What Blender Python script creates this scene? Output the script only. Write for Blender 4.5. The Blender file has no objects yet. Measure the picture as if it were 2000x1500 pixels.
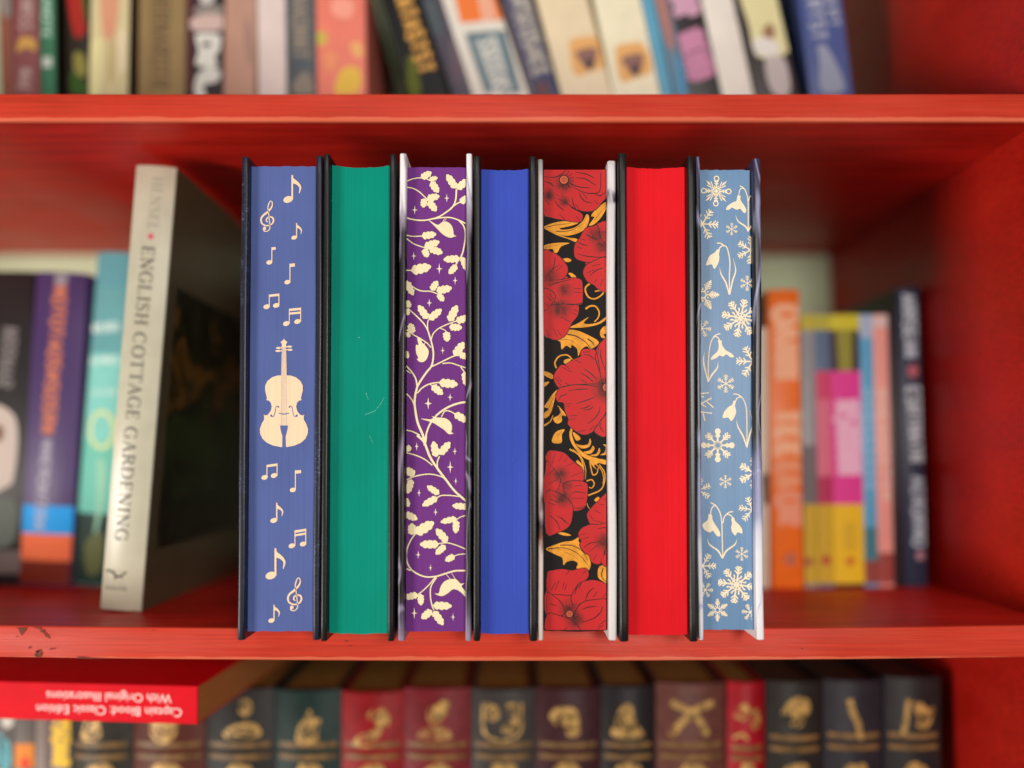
import bpy, bmesh, math, random
from mathutils import Vector, Matrix
from mathutils.geometry import tessellate_polygon

# ------------------------------------------------------------------ camera, world, lamps, exposure
S = bpy.context.scene
COL = S.collection
F = 1480.0                       # focal length, in pixels of the 2000 px wide photograph
PITCH = 0.025                    # slight upward tilt
HORIZON = 895.0
PPY = HORIZON - F * math.tan(PITCH)      # principal point (lens shift)
CAM_Y = -0.394
def ray(u, v):
    x = (u - 1000.0) / F; y = (PPY - v) / F
    return Vector((x, math.cos(PITCH) - y * math.sin(PITCH), math.sin(PITCH) + y * math.cos(PITCH)))
_d = ray(1000, 1253)
CAM_Z = -_d.z * (-0.026 - CAM_Y) / _d.y   # floor of the middle compartment is z = 0
def at(u, v, y):
    d = ray(u, v); t = (y - CAM_Y) / d.y
    return Vector((d.x * t, y, CAM_Z + d.z * t))

cam = bpy.data.cameras.new("Camera"); cam_ob = bpy.data.objects.new("Camera", cam); COL.objects.link(cam_ob)
cam_ob.location = (0, CAM_Y, CAM_Z); cam_ob.rotation_euler = (math.pi / 2 + PITCH, 0, 0)
cam.sensor_width = 36; cam.lens = 36 * F / 2000; cam.shift_y = (PPY - 750) / 2000
cam.clip_start = 0.01; cam.clip_end = 50
cam.dof.use_dof = True; cam.dof.focus_distance = 0.3782; cam.dof.aperture_fstop = 1.3
S.camera = cam_ob

world = bpy.data.worlds.new("World"); S.world = world; world.use_nodes = True
bg = world.node_tree.nodes["Background"]; bg.inputs[0].default_value = (1.0, 0.93, 0.88, 1); bg.inputs[1].default_value = 0.06

def area(name, loc, target, sx, sy, power, color):
    L = bpy.data.lights.new(name, 'AREA'); L.shape = 'RECTANGLE'; L.size = sx; L.size_y = sy
    L.energy = power; L.color = color
    o = bpy.data.objects.new(name, L); COL.objects.link(o); o.location = loc
    o.rotation_euler = (Vector(target) - Vector(loc)).to_track_quat('-Z', 'Y').to_euler()
area("room_lamp_left", (-1.0, -0.75, -0.25), (-0.05, 0, 0.12), 0.34, 0.40, 12.5, (1.0, 0.92, 0.84))
area("room_lamp_right", (0.30, -1.10, 0.22), (0.08, 0, 0.12), 0.26, 0.30, 7.8, (1.0, 0.94, 0.88))
area("room_lamp_above", (-0.25, -1.45, 1.05), (0, 0, 0.12), 0.7, 0.4, 4.0, (1.0, 0.95, 0.9))
S.view_settings.view_transform = 'Standard'; S.view_settings.look = 'None'
S.view_settings.exposure = 0.0; S.view_settings.gamma = 1.0; S.view_settings.use_curve_mapping = False
S.cycles.use_denoising = True
S.cycles.max_bounces = 8; S.cycles.diffuse_bounces = 5

# ------------------------------------------------------------------ helpers
def lin(c):
    f = lambda x: (x / 255 / 12.92) if x <= 10.3 else ((x / 255 + 0.055) / 1.055) ** 2.4
    return (f(c[0]), f(c[1]), f(c[2]), 1.0)

_mats = {}
def mat(rgb, rough=0.5, spec=0.4, var=0.12, nscale=60, bump=0.0, bscale=900, stretch=(1, 1, 1), coat=0.0, metal=0.0):
    key = (rgb, rough, spec, var, nscale, bump, bscale, stretch, coat, metal)
    if key in _mats: return _mats[key]
    m = bpy.data.materials.new("surface_%02x%02x%02x" % tuple(int(x) for x in rgb)); m.use_nodes = True
    nt = m.node_tree; N = nt.nodes; L = nt.links; b = N["Principled BSDF"]
    b.inputs["Roughness"].default_value = rough; b.inputs["Specular IOR Level"].default_value = spec
    b.inputs["Coat Weight"].default_value = coat; b.inputs["Coat Roughness"].default_value = 0.15
    b.inputs["Metallic"].default_value = metal
    tc = N.new("ShaderNodeTexCoord"); mp = N.new("ShaderNodeMapping"); mp.inputs["Scale"].default_value = stretch
    L.new(tc.outputs["Object"], mp.inputs["Vector"])
    no = N.new("ShaderNodeTexNoise"); no.inputs["Scale"].default_value = nscale; no.inputs["Detail"].default_value = 6
    L.new(mp.outputs[0], no.inputs["Vector"])
    cr = N.new("ShaderNodeValToRGB"); c = lin(rgb)
    cr.color_ramp.elements[0].position = 0.3; cr.color_ramp.elements[1].position = 0.7
    cr.color_ramp.elements[0].color = tuple(x * (1 - var) for x in c[:3]) + (1,)
    cr.color_ramp.elements[1].color = tuple(min(1, x * (1 + var)) for x in c[:3]) + (1,)
    L.new(no.outputs["Fac"], cr.inputs[0]); L.new(cr.outputs[0], b.inputs["Base Color"])
    if bump:
        nb = N.new("ShaderNodeTexNoise"); nb.inputs["Scale"].default_value = bscale; nb.inputs["Detail"].default_value = 4
        L.new(mp.outputs[0], nb.inputs["Vector"])
        bp = N.new("ShaderNodeBump"); bp.inputs["Strength"].default_value = bump; bp.inputs["Distance"].default_value = 0.0004
        L.new(nb.outputs["Fac"], bp.inputs["Height"]); L.new(bp.outputs[0], b.inputs["Normal"])
    _mats[key] = m
    return m

def ink(rgb, rough=0.55): return mat(rgb, rough, 0.25, 0.05, 400)
def edge_ink(rgb): return mat(rgb, 0.5, 0.25, 0.06, 1.0, 0.12, 2.2, (1900, 60, 5))      # print broken by the page edges
def pages(rgb, rough=0.6, spec=0.08):
    """dyed fore-edge: fine page lines, patchy dye, a few rubbed pale specks"""
    m = bpy.data.materials.new("dyed_page_edge"); m.use_nodes = True; nt = m.node_tree; N = nt.nodes; L = nt.links; b = N["Principled BSDF"]
    b.inputs["Roughness"].default_value = rough; b.inputs["Specular IOR Level"].default_value = spec
    tc = N.new("ShaderNodeTexCoord"); c = lin(rgb)
    def noise(st, det, lo, hi, a, z):
        mp = N.new("ShaderNodeMapping"); mp.inputs["Scale"].default_value = st; L.new(tc.outputs["Object"], mp.inputs["Vector"])
        n = N.new("ShaderNodeTexNoise"); n.inputs["Scale"].default_value = 1; n.inputs["Detail"].default_value = det; L.new(mp.outputs[0], n.inputs["Vector"])
        r = N.new("ShaderNodeMapRange"); r.inputs[1].default_value = lo; r.inputs[2].default_value = hi; r.inputs[3].default_value = a; r.inputs[4].default_value = z; L.new(n.outputs["Fac"], r.inputs[0])
        return n, r.outputs[0]
    n1, f1 = noise((1900, 60, 5), 4, .3, .7, .94, 1.05)
    n2, f2 = noise((38, 38, 16), 5, .3, .7, .90, 1.10)
    n3, f3 = noise((700, 500, 260), 2, .76, .84, 0, .16)
    mu = N.new("ShaderNodeMath"); mu.operation = 'MULTIPLY'; L.new(f1, mu.inputs[0]); L.new(f2, mu.inputs[1])
    vm = N.new("ShaderNodeVectorMath"); vm.operation = 'SCALE'; vm.inputs[0].default_value = c[:3]; L.new(mu.outputs[0], vm.inputs["Scale"])
    mx = N.new("ShaderNodeMix"); mx.data_type = 'RGBA'; L.new(f3, mx.inputs[0]); L.new(vm.outputs[0], mx.inputs[6]); mx.inputs[7].default_value = tuple(.55 + .45 * x for x in c[:3]) + (1,)
    L.new(mx.outputs[2], b.inputs["Base Color"])
    bp = N.new("ShaderNodeBump"); bp.inputs["Strength"].default_value = .12; bp.inputs["Distance"].default_value = .0004; L.new(n1.outputs["Fac"], bp.inputs["Height"]); L.new(bp.outputs[0], b.inputs["Normal"])
    return m
def glossy(rgb, rough=0.35): return mat(rgb, rough, 0.45, 0.05, 90, 0.05, 1500)

class Geo:
    def __init__(s): s.v = []; s.f = []
    def add(s, vs, fs):
        o = len(s.v); s.v += [tuple(x) for x in vs]; s.f += [tuple(i + o for i in f) for f in fs]; return s
    def box(s, x0, x1, y0, y1, z0, z1):
        return s.add([(x0,y0,z0),(x1,y0,z0),(x1,y1,z0),(x0,y1,z0),(x0,y0,z1),(x1,y0,z1),(x1,y1,z1),(x0,y1,z1)],
                     [(0,3,2,1),(4,5,6,7),(0,1,5,4),(1,2,6,5),(2,3,7,6),(3,0,4,7)])
    def build(s, name, m, parent=None, smooth=None, bevel=0, off=None):
        me = bpy.data.meshes.new(name)
        vs = s.v if off is None else [(a - off[0], b - off[1], c - off[2]) for a, b, c in s.v]
        me.from_pydata(vs, [], s.f); me.validate()
        if bevel:
            bm = bmesh.new(); bm.from_mesh(me)
            bmesh.ops.bevel(bm, geom=list(bm.edges), offset=bevel, segments=2, affect='EDGES', profile=0.6)
            bm.to_mesh(me); bm.free()
        if smooth is not None:
            for p in me.polygons: p.use_smooth = True
            me.set_sharp_from_angle(angle=math.radians(smooth))
        me.materials.append(m)
        o = bpy.data.objects.new(name, me); COL.objects.link(o)
        if parent is not None: o.parent = parent
        return o

def tag(o, label, cat, group=None):
    o["label"] = label; o["category"] = cat
    if group: o["group"] = group
    return o
def empty(name, loc, label=None, cat=None, group=None, rot=(0, 0, 0)):
    o = bpy.data.objects.new(name, None); COL.objects.link(o); o.location = loc; o.rotation_euler = rot
    o.empty_display_size = 0.02
    if label: tag(o, label, cat, group)
    return o

# ---- flat print shapes (2-D lists of triangles with a layer number)
def smooth_path(pts, n=8):
    if len(pts) < 3: return [Vector(p) for p in pts]
    P = [Vector(p) for p in pts]; P = [P[0] * 2 - P[1]] + P + [P[-1] * 2 - P[-2]]
    out = []
    for i in range(1, len(P) - 2):
        a, b, c, d = P[i - 1:i + 3]
        for k in range(n):
            t = k / n
            out.append(0.5 * ((2 * b) + (c - a) * t + (2 * a - 5 * b + 4 * c - d) * t * t + (3 * b - a - 3 * c + d) * t ** 3))
    out.append(P[-2])
    return out

class Print:
    """a flat printed motif: polygons in photo coordinates, each a hair in front of the one before"""
    def __init__(s): s.p = []
    def poly(s, pts):
        pts = [Vector((p[0], p[1])) for p in pts]
        tris = tessellate_polygon([[Vector((p.x, p.y, 0)) for p in pts]])
        s.p.append(([tuple(p) for p in pts], [tuple(t) for t in tris])); return s
    def curve(s, pts, n=5): # closed smooth polygon
        P = [Vector(p) for p in pts]; m = len(P); out = []
        for i in range(m):
            a, b, c, d = P[i - 1], P[i], P[(i + 1) % m], P[(i + 2) % m]
            for k in range(n):
                t = k / n
                out.append(0.5 * ((2 * b) + (c - a) * t + (2 * a - 5 * b + 4 * c - d) * t * t + (3 * b - a - 3 * c + d) * t ** 3))
        return s.poly(out)
    def stroke(s, pts, w, w2=None, n=6, cap=True):
        P = smooth_path(pts, n); m = len(P); ws = w if isinstance(w, (list, tuple)) else None
        vs = []
        for i, p in enumerate(P):
            d = (P[min(i + 1, m - 1)] - P[max(i - 1, 0)]); d = d.normalized() if d.length > 1e-9 else Vector((1, 0))
            t = i / max(1, m - 1)
            if ws:
                f = t * (len(ws) - 1); k = min(int(f), len(ws) - 2); ww = ws[k] + (ws[k + 1] - ws[k]) * (f - k)
            else: ww = w + ((w2 if w2 is not None else w) - w) * t
            q = Vector((-d.y, d.x)) * ww / 2
            vs += [tuple(p + q), tuple(p - q)]
        fs = []
        for i in range(m - 1):
            fs += [(2 * i, 2 * i + 1, 2 * i + 3), (2 * i, 2 * i + 3, 2 * i + 2)]
        s.p.append((vs, fs))
        return s
    def ell(s, cx, cy, rx, ry=None, rot=0, n=20):
        ry = ry or rx; c, k = math.cos(rot), math.sin(rot)
        return s.poly([(cx + rx * math.cos(a) * c - ry * math.sin(a) * k, cy + rx * math.cos(a) * k + ry * math.sin(a) * c)
                       for a in [2 * math.pi * i / n for i in range(n)]])
    def rect(s, x0, y0, x1, y1): return s.poly([(x0, y0), (x1, y0), (x1, y1), (x0, y1)])
    def star(s, cx, cy, a, b, k=0.13):
        r = min(a, b) * k * 1.6
        return s.poly([(cx, cy - b), (cx + r, cy - r), (cx + a, cy), (cx + r, cy + r), (cx, cy + b), (cx - r, cy + r), (cx - a, cy), (cx - r, cy - r)])
    def build(s, name, m, parent, mapf, clip=None, cols=None, layer0=0):
        """mapf(x, y, layer) -> local point; clip=(x0,x1,y0,y1); cols: x positions where a curved spine is faceted"""
        bm = bmesh.new(); lay = bm.verts.layers.int.new("lay")
        for i, (vs, fs) in enumerate(s.p):
            bv = []
            for v in vs:
                q = bm.verts.new((v[0], v[1], 0)); q[lay] = i + layer0; bv.append(q)
            for f in fs:
                try: bm.faces.new([bv[j] for j in f])
                except ValueError: pass
        planes = []
        if clip:
            planes = [((clip[0], 0, 0), (-1, 0, 0), True), ((clip[1], 0, 0), (1, 0, 0), True),
                      ((0, clip[2], 0), (0, -1, 0), True), ((0, clip[3], 0), (0, 1, 0), True)]
        for c in cols or []: planes.append(((c, 0, 0), (1, 0, 0), False))
        for co, no, clear in planes:
            bmesh.ops.bisect_plane(bm, geom=list(bm.verts) + list(bm.edges) + list(bm.faces), dist=1e-7,
                                   plane_co=co, plane_no=no, clear_outer=clear)
        if not bm.faces: bm.free(); return None
        # new verts from a cut inherit a blended layer; recover it per connected island
        seen = set()
        for v0 in bm.verts:
            if v0 in seen: continue
            st = [v0]; isl = []; seen.add(v0)
            while st:
                x = st.pop(); isl.append(x)
                for e in x.link_edges:
                    y = e.other_vert(x)
                    if y not in seen: seen.add(y); st.append(y)
            L = max(x[lay] for x in isl)
            for x in isl: x[lay] = L
        for v in bm.verts: v.co = mapf(v.co.x, v.co.y, v[lay])
        for f in bm.faces:
            f.normal_update()
            if f.normal.y > 0: f.normal_flip()
        me = bpy.data.meshes.new(name); bm.to_mesh(me); bm.free(); me.materials.append(m)
        o = bpy.data.objects.new(name, me); COL.objects.link(o); o.parent = parent
        return o

EPS = 1.2e-6
# ------------------------------------------------------------------ materials of the place
def red_paint(zlow=None):
    m = bpy.data.materials.new("red_paint"); m.use_nodes = True
    nt = m.node_tree; N = nt.nodes; L = nt.links; b = N["Principled BSDF"]
    tc = N.new("ShaderNodeTexCoord")
    def noise(scale, st, det=6):
        mp = N.new("ShaderNodeMapping"); mp.inputs["Scale"].default_value = st; L.new(tc.outputs["Object"], mp.inputs["Vector"])
        n = N.new("ShaderNodeTexNoise"); n.inputs["Scale"].default_value = scale; n.inputs["Detail"].default_value = det
        L.new(mp.outputs[0], n.inputs["Vector"]); return n
    n1 = noise(1, (14, 14, 40)); n2 = noise(1, (14, 160, 900)); n3 = noise(1, (60, 400, 2200))
    cr = N.new("ShaderNodeValToRGB"); e = cr.color_ramp.elements
    e[0].position = 0.3; e[0].color = lin((182, 27, 20)); e[1].position = 0.72; e[1].color = lin((204, 40, 27))
    L.new(n1.outputs["Fac"], cr.inputs[0])
    mx = N.new("ShaderNodeMix"); mx.data_type = 'RGBA'; mx.blend_type = 'OVERLAY'; mx.inputs[0].default_value = 0.45
    L.new(cr.outputs[0], mx.inputs[6])
    gr = N.new("ShaderNodeValToRGB"); gr.color_ramp.elements[0].position = 0.35; gr.color_ramp.elements[1].position = 0.68
    gr.color_ramp.elements[0].color = (0.22, 0.22, 0.22, 1); gr.color_ramp.elements[1].color = (0.72, 0.72, 0.72, 1)
    L.new(n2.outputs["Fac"], gr.inputs[0]); L.new(gr.outputs[0], mx.inputs[7])
    last = mx.outputs[2]
    if zlow is not None:      # pale lower front edge: worn paint plus a highlight put into the colour
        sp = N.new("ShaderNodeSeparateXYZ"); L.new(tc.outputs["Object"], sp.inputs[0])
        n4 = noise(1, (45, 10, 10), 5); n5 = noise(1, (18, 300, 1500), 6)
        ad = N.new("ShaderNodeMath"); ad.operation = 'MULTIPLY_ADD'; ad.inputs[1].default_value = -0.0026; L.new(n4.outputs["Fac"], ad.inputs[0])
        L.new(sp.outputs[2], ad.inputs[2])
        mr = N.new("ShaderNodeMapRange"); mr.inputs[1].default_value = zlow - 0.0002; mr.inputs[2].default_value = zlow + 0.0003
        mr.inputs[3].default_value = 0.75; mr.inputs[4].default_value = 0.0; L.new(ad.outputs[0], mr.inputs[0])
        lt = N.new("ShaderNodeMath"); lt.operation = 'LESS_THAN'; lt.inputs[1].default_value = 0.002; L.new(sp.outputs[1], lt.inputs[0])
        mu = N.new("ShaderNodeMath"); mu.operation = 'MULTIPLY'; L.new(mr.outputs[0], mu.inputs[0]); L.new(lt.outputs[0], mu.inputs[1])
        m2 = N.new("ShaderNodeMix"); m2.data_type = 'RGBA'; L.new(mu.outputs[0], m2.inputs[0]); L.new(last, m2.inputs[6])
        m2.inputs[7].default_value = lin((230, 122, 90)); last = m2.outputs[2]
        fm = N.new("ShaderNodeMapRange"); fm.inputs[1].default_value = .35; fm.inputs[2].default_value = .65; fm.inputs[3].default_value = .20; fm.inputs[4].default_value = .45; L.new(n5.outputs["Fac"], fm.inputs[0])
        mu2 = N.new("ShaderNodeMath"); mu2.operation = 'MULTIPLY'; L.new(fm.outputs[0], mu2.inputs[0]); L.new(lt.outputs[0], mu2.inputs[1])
        m5 = N.new("ShaderNodeMix"); m5.data_type = 'RGBA'; L.new(mu2.outputs[0], m5.inputs[0]); L.new(last, m5.inputs[6]); m5.inputs[7].default_value = lin((208, 88, 58)); last = m5.outputs[2]  # salmon sheen of the lit front face, mixed into the paint colour
    L.new(last, b.inputs["Base Color"])
    rg = N.new("ShaderNodeMapRange"); rg.inputs[1].default_value = .3; rg.inputs[2].default_value = .7; rg.inputs[3].default_value = .30; rg.inputs[4].default_value = .5; L.new(n1.outputs["Fac"], rg.inputs[0]); L.new(rg.outputs[0], b.inputs["Roughness"])
    b.inputs["Roughness"].default_value = 0.40; b.inputs["Specular IOR Level"].default_value = 0.22
    ad2 = N.new("ShaderNodeMath"); ad2.operation = 'ADD'; L.new(n2.outputs["Fac"], ad2.inputs[0]); L.new(n3.outputs["Fac"], ad2.inputs[1])
    bp = N.new("ShaderNodeBump"); bp.inputs["Strength"].default_value = 0.35; bp.inputs["Distance"].default_value = 0.0003
    L.new(ad2.outputs[0], bp.inputs["Height"]); L.new(bp.outputs[0], b.inputs["Normal"])
    return m

# ------------------------------------------------------------------ the bookcase
BACK = 0.263
Z_CEIL = at(1000, 237, 0).z; Z_UP = at(1000, 183, 0).z
TH = Z_UP - Z_CEIL
def floor_z(x): return 0.0021 * min(1.0, (x / 0.27) ** 2)
bookcase = empty("bookcase", (0, 0, 0), "red painted wooden bookcase with chipped shelf edge holding all the books", "bookcase")
RED = red_paint(); 
def wall_x(z): return 0.2765 + (0.264 - z) * 0.036
def shelf_board(ztop, th, sag, x0=-0.62):
    n = 40; g = Geo(); r = 0.0009
    prof = []   # (y, dz from top) rounded front edge
    for k in range(5):
        a = math.pi / 2 * k / 4; prof.append((r - r * math.sin(a), -(r - r * math.cos(a))))
    for k in range(5):
        a = math.pi / 2 * k / 4; prof.append((r - r * math.cos(a), -th + (r - r * math.sin(a))))
    prof = [(BACK - 0.001, 0)] + prof + [(BACK - 0.001, -th)]
    m = len(prof); vs = []; rnd = random.Random(4)
    x1 = wall_x(ztop)
    for i in range(n + 1):
        x = x0 + (x1 - x0) * i / n; dz = floor_z(x) if sag else 0.0
        for (y, z) in prof: vs.append((x, y + (rnd.uniform(-1, 1) * 0.00015 if y < 0.01 else 0), ztop + dz + z))
    fs = []
    for i in range(n):
        for k in range(m):
            a, b2 = i * m + k, i * m + (k + 1) % m
            fs.append((a, b2, b2 + m, a + m))
    fs.append(tuple(range(m))); fs.append(tuple(reversed(range(n * m, n * m + m))))
    g.add(vs, fs)
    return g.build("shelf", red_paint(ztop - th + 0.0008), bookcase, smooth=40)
Z_LOW_FLOOR = -0.285
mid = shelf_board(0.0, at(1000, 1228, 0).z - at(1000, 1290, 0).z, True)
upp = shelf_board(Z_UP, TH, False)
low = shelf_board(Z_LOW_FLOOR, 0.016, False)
g = Geo()
zb, zt = -0.32, 0.62
g.add([(wall_x(zb) + .0005, 0.0002, zb), (wall_x(zb) + .02, 0.0002, zb), (wall_x(zb) + .02, BACK, zb), (wall_x(zb) + .0005, BACK, zb),
       (wall_x(zt) + .0005, 0.0002, zt), (wall_x(zt) + .02, 0.0002, zt), (wall_x(zt) + .02, BACK, zt), (wall_x(zt) + .0005, BACK, zt)],
      [(0,3,2,1),(4,5,6,7),(0,1,5,4),(1,2,6,5),(2,3,7,6),(3,0,4,7)])
g.build("side_panel", RED, bookcase)
Geo().box(-0.64, -0.6205, 0.0002, BACK, zb, zt).build("side_panel", RED, bookcase)
wl = Geo().box(-2.5, 2.5, BACK + 0.002, BACK + 0.05, -1.2, 1.6).build("wall", mat((204, 218, 182), 0.8, 0.2, 0.05, 8))
wl["kind"] = "structure"

# paint chips on the middle shelf's front edge, bare brown wood showing
def chip(polys, name="paint_chip"):
    for pts in polys:
        p = Print(); p.poly(pts)
        p.build(name, mat((112, 62, 48), 0.8, 0.2, 0.35, 900), mid, lambda x, y, l: at(x, y, -0.00035 - l * EPS))
rc = random.Random(11)
def blob(cx, cy, rx, ry, n=14, j=0.45, rot=0):
    o = []
    for i in range(n):
        a = 2 * math.pi * i / n; k = 1 + rc.uniform(-j, j)
        x, y = rx * k * math.cos(a), ry * k * math.sin(a)
        o.append((cx + x * math.cos(rot) - y * math.sin(rot), cy + x * math.sin(rot) + y * math.cos(rot)))
    return o
chip([[(33, 1226), (52, 1226), (50, 1232), (45, 1236), (42, 1242), (38, 1233)], blob(74, 1278, 7, 6, 18, .3), blob(57, 1265, 3, 2),
      blob(75, 1271, 5, 2.6), [(64, 1225), (78, 1225), (82, 1231), (76, 1229)], blob(83, 1233, 4, 3), blob(88, 1238, 3.5, 2.5), blob(92, 1242, 3, 2.5),
      blob(95, 1245.5, 2, 2), blob(99, 1267.5, 1.8, 1.6), blob(105, 1267, 1.6, 1.6), blob(33, 1243, 2.5, 1),
      [(150, 1282.5), (162, 1282.5), (175, 1284.5), (210, 1286), (180, 1286.5), (152, 1286)], blob(300, 1231, 1.5, 1), blob(1567, 1267, 2, 1), blob(676, 1252, 4, 1),
      blob(684, 1261, 3, 0.8)])

# ------------------------------------------------------------------ the row of seven books, fore-edges to the front
MIDV = 780
SEPARATE = ('snowflake_print', 'snowdrop_print', 'music_note_print', 'star_print')     # motifs that never overlap
def cover_board(root, name, x0, x1, y0, y1, z0, z1, m, wob=0.0, seed=0, tip=0.0005, rf=0.30):
    g = Geo(); th = x1 - x0; r = th * rf; prof = []
    for k in range(6):
        a = math.pi / 2 * k / 5; prof.append((x0 + r - r * math.cos(a), y0 + r - r * math.sin(a)))
    for k in range(6):
        a = math.pi / 2 * k / 5; prof.append((x1 - r + r * math.sin(a), y0 + r - r * math.cos(a)))
    prof += [(x1, y1), (x0, y1)]
    cx, cy = (x0 + x1) / 2, (y0 + y1) / 2; m_ = len(prof); n = 26
    rr = random.Random(seed); ph = [rr.uniform(0, 6.28) for _ in range(3)]
    lev = [(z0, tip), (z0 + tip * .3, tip * .3), (z0 + tip, 0)] + [(z0 + tip + (z1 - z0 - 2 * tip) * i / n, 0) for i in range(1, n)] + [(z1 - tip, 0), (z1 - tip * .3, tip * .3), (z1, tip)]
    vs = []
    for z, ins in lev:
        t = (z - z0) / (z1 - z0)
        dx = wob * (math.sin(7 * t + ph[0]) + .5 * math.sin(17 * t + ph[1])); dy = wob * .8 * math.sin(9 * t + ph[2])
        for x, y in prof:
            k = 1 - 2 * ins / th
            vs.append((cx + (x - cx) * k + dx, y + (ins if y < cy else -ins) + dy, z))
    fs = []
    for i in range(len(lev) - 1):
        for k in range(m_):
            a, b2 = i * m_ + k, i * m_ + (k + 1) % m_
            fs.append((a, b2, b2 + m_, a + m_))
    fs.append(tuple(reversed(range(m_)))); fs.append(tuple(range((len(lev) - 1) * m_, len(lev) * m_)))
    return g.add(vs, fs).build(name, m, root, smooth=50, off=root.location)

def marbled(name, stops, noise_mix, streak, zmin, zmax, rough=0.35, scale=18, sc=(1, 1, 1)):
    """printed jacket: bands of colour up the height, torn by noise, with pale curved streaks"""
    m = bpy.data.materials.new(name); m.use_nodes = True; nt = m.node_tree; N = nt.nodes; L = nt.links; b = N["Principled BSDF"]
    b.inputs["Roughness"].default_value = rough; b.inputs["Specular IOR Level"].default_value = 0.5
    tc = N.new("ShaderNodeTexCoord"); sp = N.new("ShaderNodeSeparateXYZ"); L.new(tc.outputs["Object"], sp.inputs[0])
    mr = N.new("ShaderNodeMapRange"); mr.inputs[1].default_value = zmin; mr.inputs[2].default_value = zmax; L.new(sp.outputs[2], mr.inputs[0])
    mp = N.new("ShaderNodeMapping"); mp.inputs["Scale"].default_value = sc; L.new(tc.outputs["Object"], mp.inputs["Vector"])
    no = N.new("ShaderNodeTexNoise"); no.inputs["Scale"].default_value = scale; no.inputs["Detail"].default_value = 5; no.inputs["Distortion"].default_value = 1.2
    L.new(mp.outputs[0], no.inputs["Vector"])
    ma = N.new("ShaderNodeMath"); ma.operation = 'MULTIPLY_ADD'; ma.inputs[1].default_value = noise_mix; L.new(no.outputs["Fac"], ma.inputs[0])
    sb = N.new("ShaderNodeMath"); sb.operation = 'SUBTRACT'; sb.inputs[1].default_value = noise_mix / 2; L.new(mr.outputs[0], sb.inputs[0]); L.new(sb.outputs[0], ma.inputs[2])
    cr = N.new("ShaderNodeValToRGB"); els = cr.color_ramp.elements
    while len(els) < len(stops): els.new(0.5)
    for e, (p, c) in zip(els, stops): e.position = p; e.color = lin(c)
    L.new(ma.outputs[0], cr.inputs[0])
    nz = N.new("ShaderNodeTexNoise"); nz.inputs["Scale"].default_value = 30; nz.inputs["Detail"].default_value = 1.5; nz.inputs["Distortion"].default_value = 1.6
    m3 = N.new("ShaderNodeMapping"); m3.inputs["Scale"].default_value = (1.3, 1.3, .32); m3.inputs["Rotation"].default_value = (.5, .6, 0); L.new(tc.outputs["Object"], m3.inputs["Vector"]); L.new(m3.outputs[0], nz.inputs["Vector"])
    w2 = N.new("ShaderNodeValToRGB"); el = w2.color_ramp.elements; el[0].position = 0.49; el[0].color = (0, 0, 0, 1); el[1].position = 0.525; el[1].color = (0, 0, 0, 1)
    el.new(.507).color = (.8, .8, .8, 1)
    L.new(nz.outputs["Fac"], w2.inputs[0])
    mx = N.new("ShaderNodeMix"); mx.data_type = 'RGBA'; L.new(w2.outputs[0], mx.inputs[0]); L.new(cr.outputs[0], mx.inputs[6]); mx.inputs[7].default_value = lin(streak)
    L.new(mx.outputs[2], b.inputs["Base Color"])
    return m

BLACK = mat((19, 18, 18), 0.34, 0.5, 0.12, 90, 0.02, 700)
def scuffed(base, scuff, lo=.62, rough=.34):
    """dark laminated jacket with fine pale scuffs and dust"""
    m = bpy.data.materials.new("scuffed_jacket"); m.use_nodes = True; nt = m.node_tree; N = nt.nodes; L = nt.links; b = N["Principled BSDF"]
    b.inputs["Roughness"].default_value = rough; b.inputs["Specular IOR Level"].default_value = .5
    tc = N.new("ShaderNodeTexCoord"); fac = None
    for sc, st, a, z in ((1, (500, 500, 1400), lo, lo + .1), (28, (1, 1, 1), .50, .66)):
        mp = N.new("ShaderNodeMapping"); mp.inputs["Scale"].default_value = st; L.new(tc.outputs["Object"], mp.inputs["Vector"])
        n = N.new("ShaderNodeTexNoise"); n.inputs["Scale"].default_value = sc; n.inputs["Detail"].default_value = 4; L.new(mp.outputs[0], n.inputs["Vector"])
        mr = N.new("ShaderNodeMapRange"); mr.inputs[1].default_value = a; mr.inputs[2].default_value = z; L.new(n.outputs["Fac"], mr.inputs[0])
        if fac is None: fac = mr.outputs[0]
        else:
            mu = N.new("ShaderNodeMath"); mu.operation = 'MULTIPLY'; L.new(fac, mu.inputs[0]); L.new(mr.outputs[0], mu.inputs[1]); fac = mu.outputs[0]
    mx = N.new("ShaderNodeMix"); mx.data_type = 'RGBA'; mx.inputs[6].default_value = lin(base); mx.inputs[7].default_value = lin(scuff); L.new(fac, mx.inputs[0]); L.new(mx.outputs[2], b.inputs["Base Color"])
    return m
NAVY = scuffed((28, 31, 46), (96, 116, 160), .55)
WHITEGRAIN = mat((214, 208, 206), 0.55, 0.35, 0.10, 500, 0.35, 2600)
GREYGRAIN = mat((196, 182, 176), 0.55, 0.35, 0.14, 300, 0.35, 2600)
HOLLY_J = marbled("white_to_black_jacket", [(0.0, (150, 135, 160)), (0.05, (90, 78, 100)), (0.10, (24, 20, 26)), (0.83, (26, 22, 28)), (0.87, (150, 140, 150)), (0.90, (236, 232, 236)), (1.0, (240, 238, 240))],
                  0.10, (150, 135, 165), 0, 0.2365, 0.35, 60, (1, 1, .35))
SNOW_J = marbled("black_to_white_jacket", [(0.0, (236, 234, 236)), (0.16, (226, 226, 234)), (0.24, (150, 155, 190)), (0.36, (120, 122, 160)), (0.42, (30, 28, 38)), (0.86, (26, 24, 32)), (0.93, (48, 44, 70)), (1.0, (60, 58, 86))],
                 0.16, (160, 165, 205), 0, 0.2365, 0.35, 45, (1, 1, .5))

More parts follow.
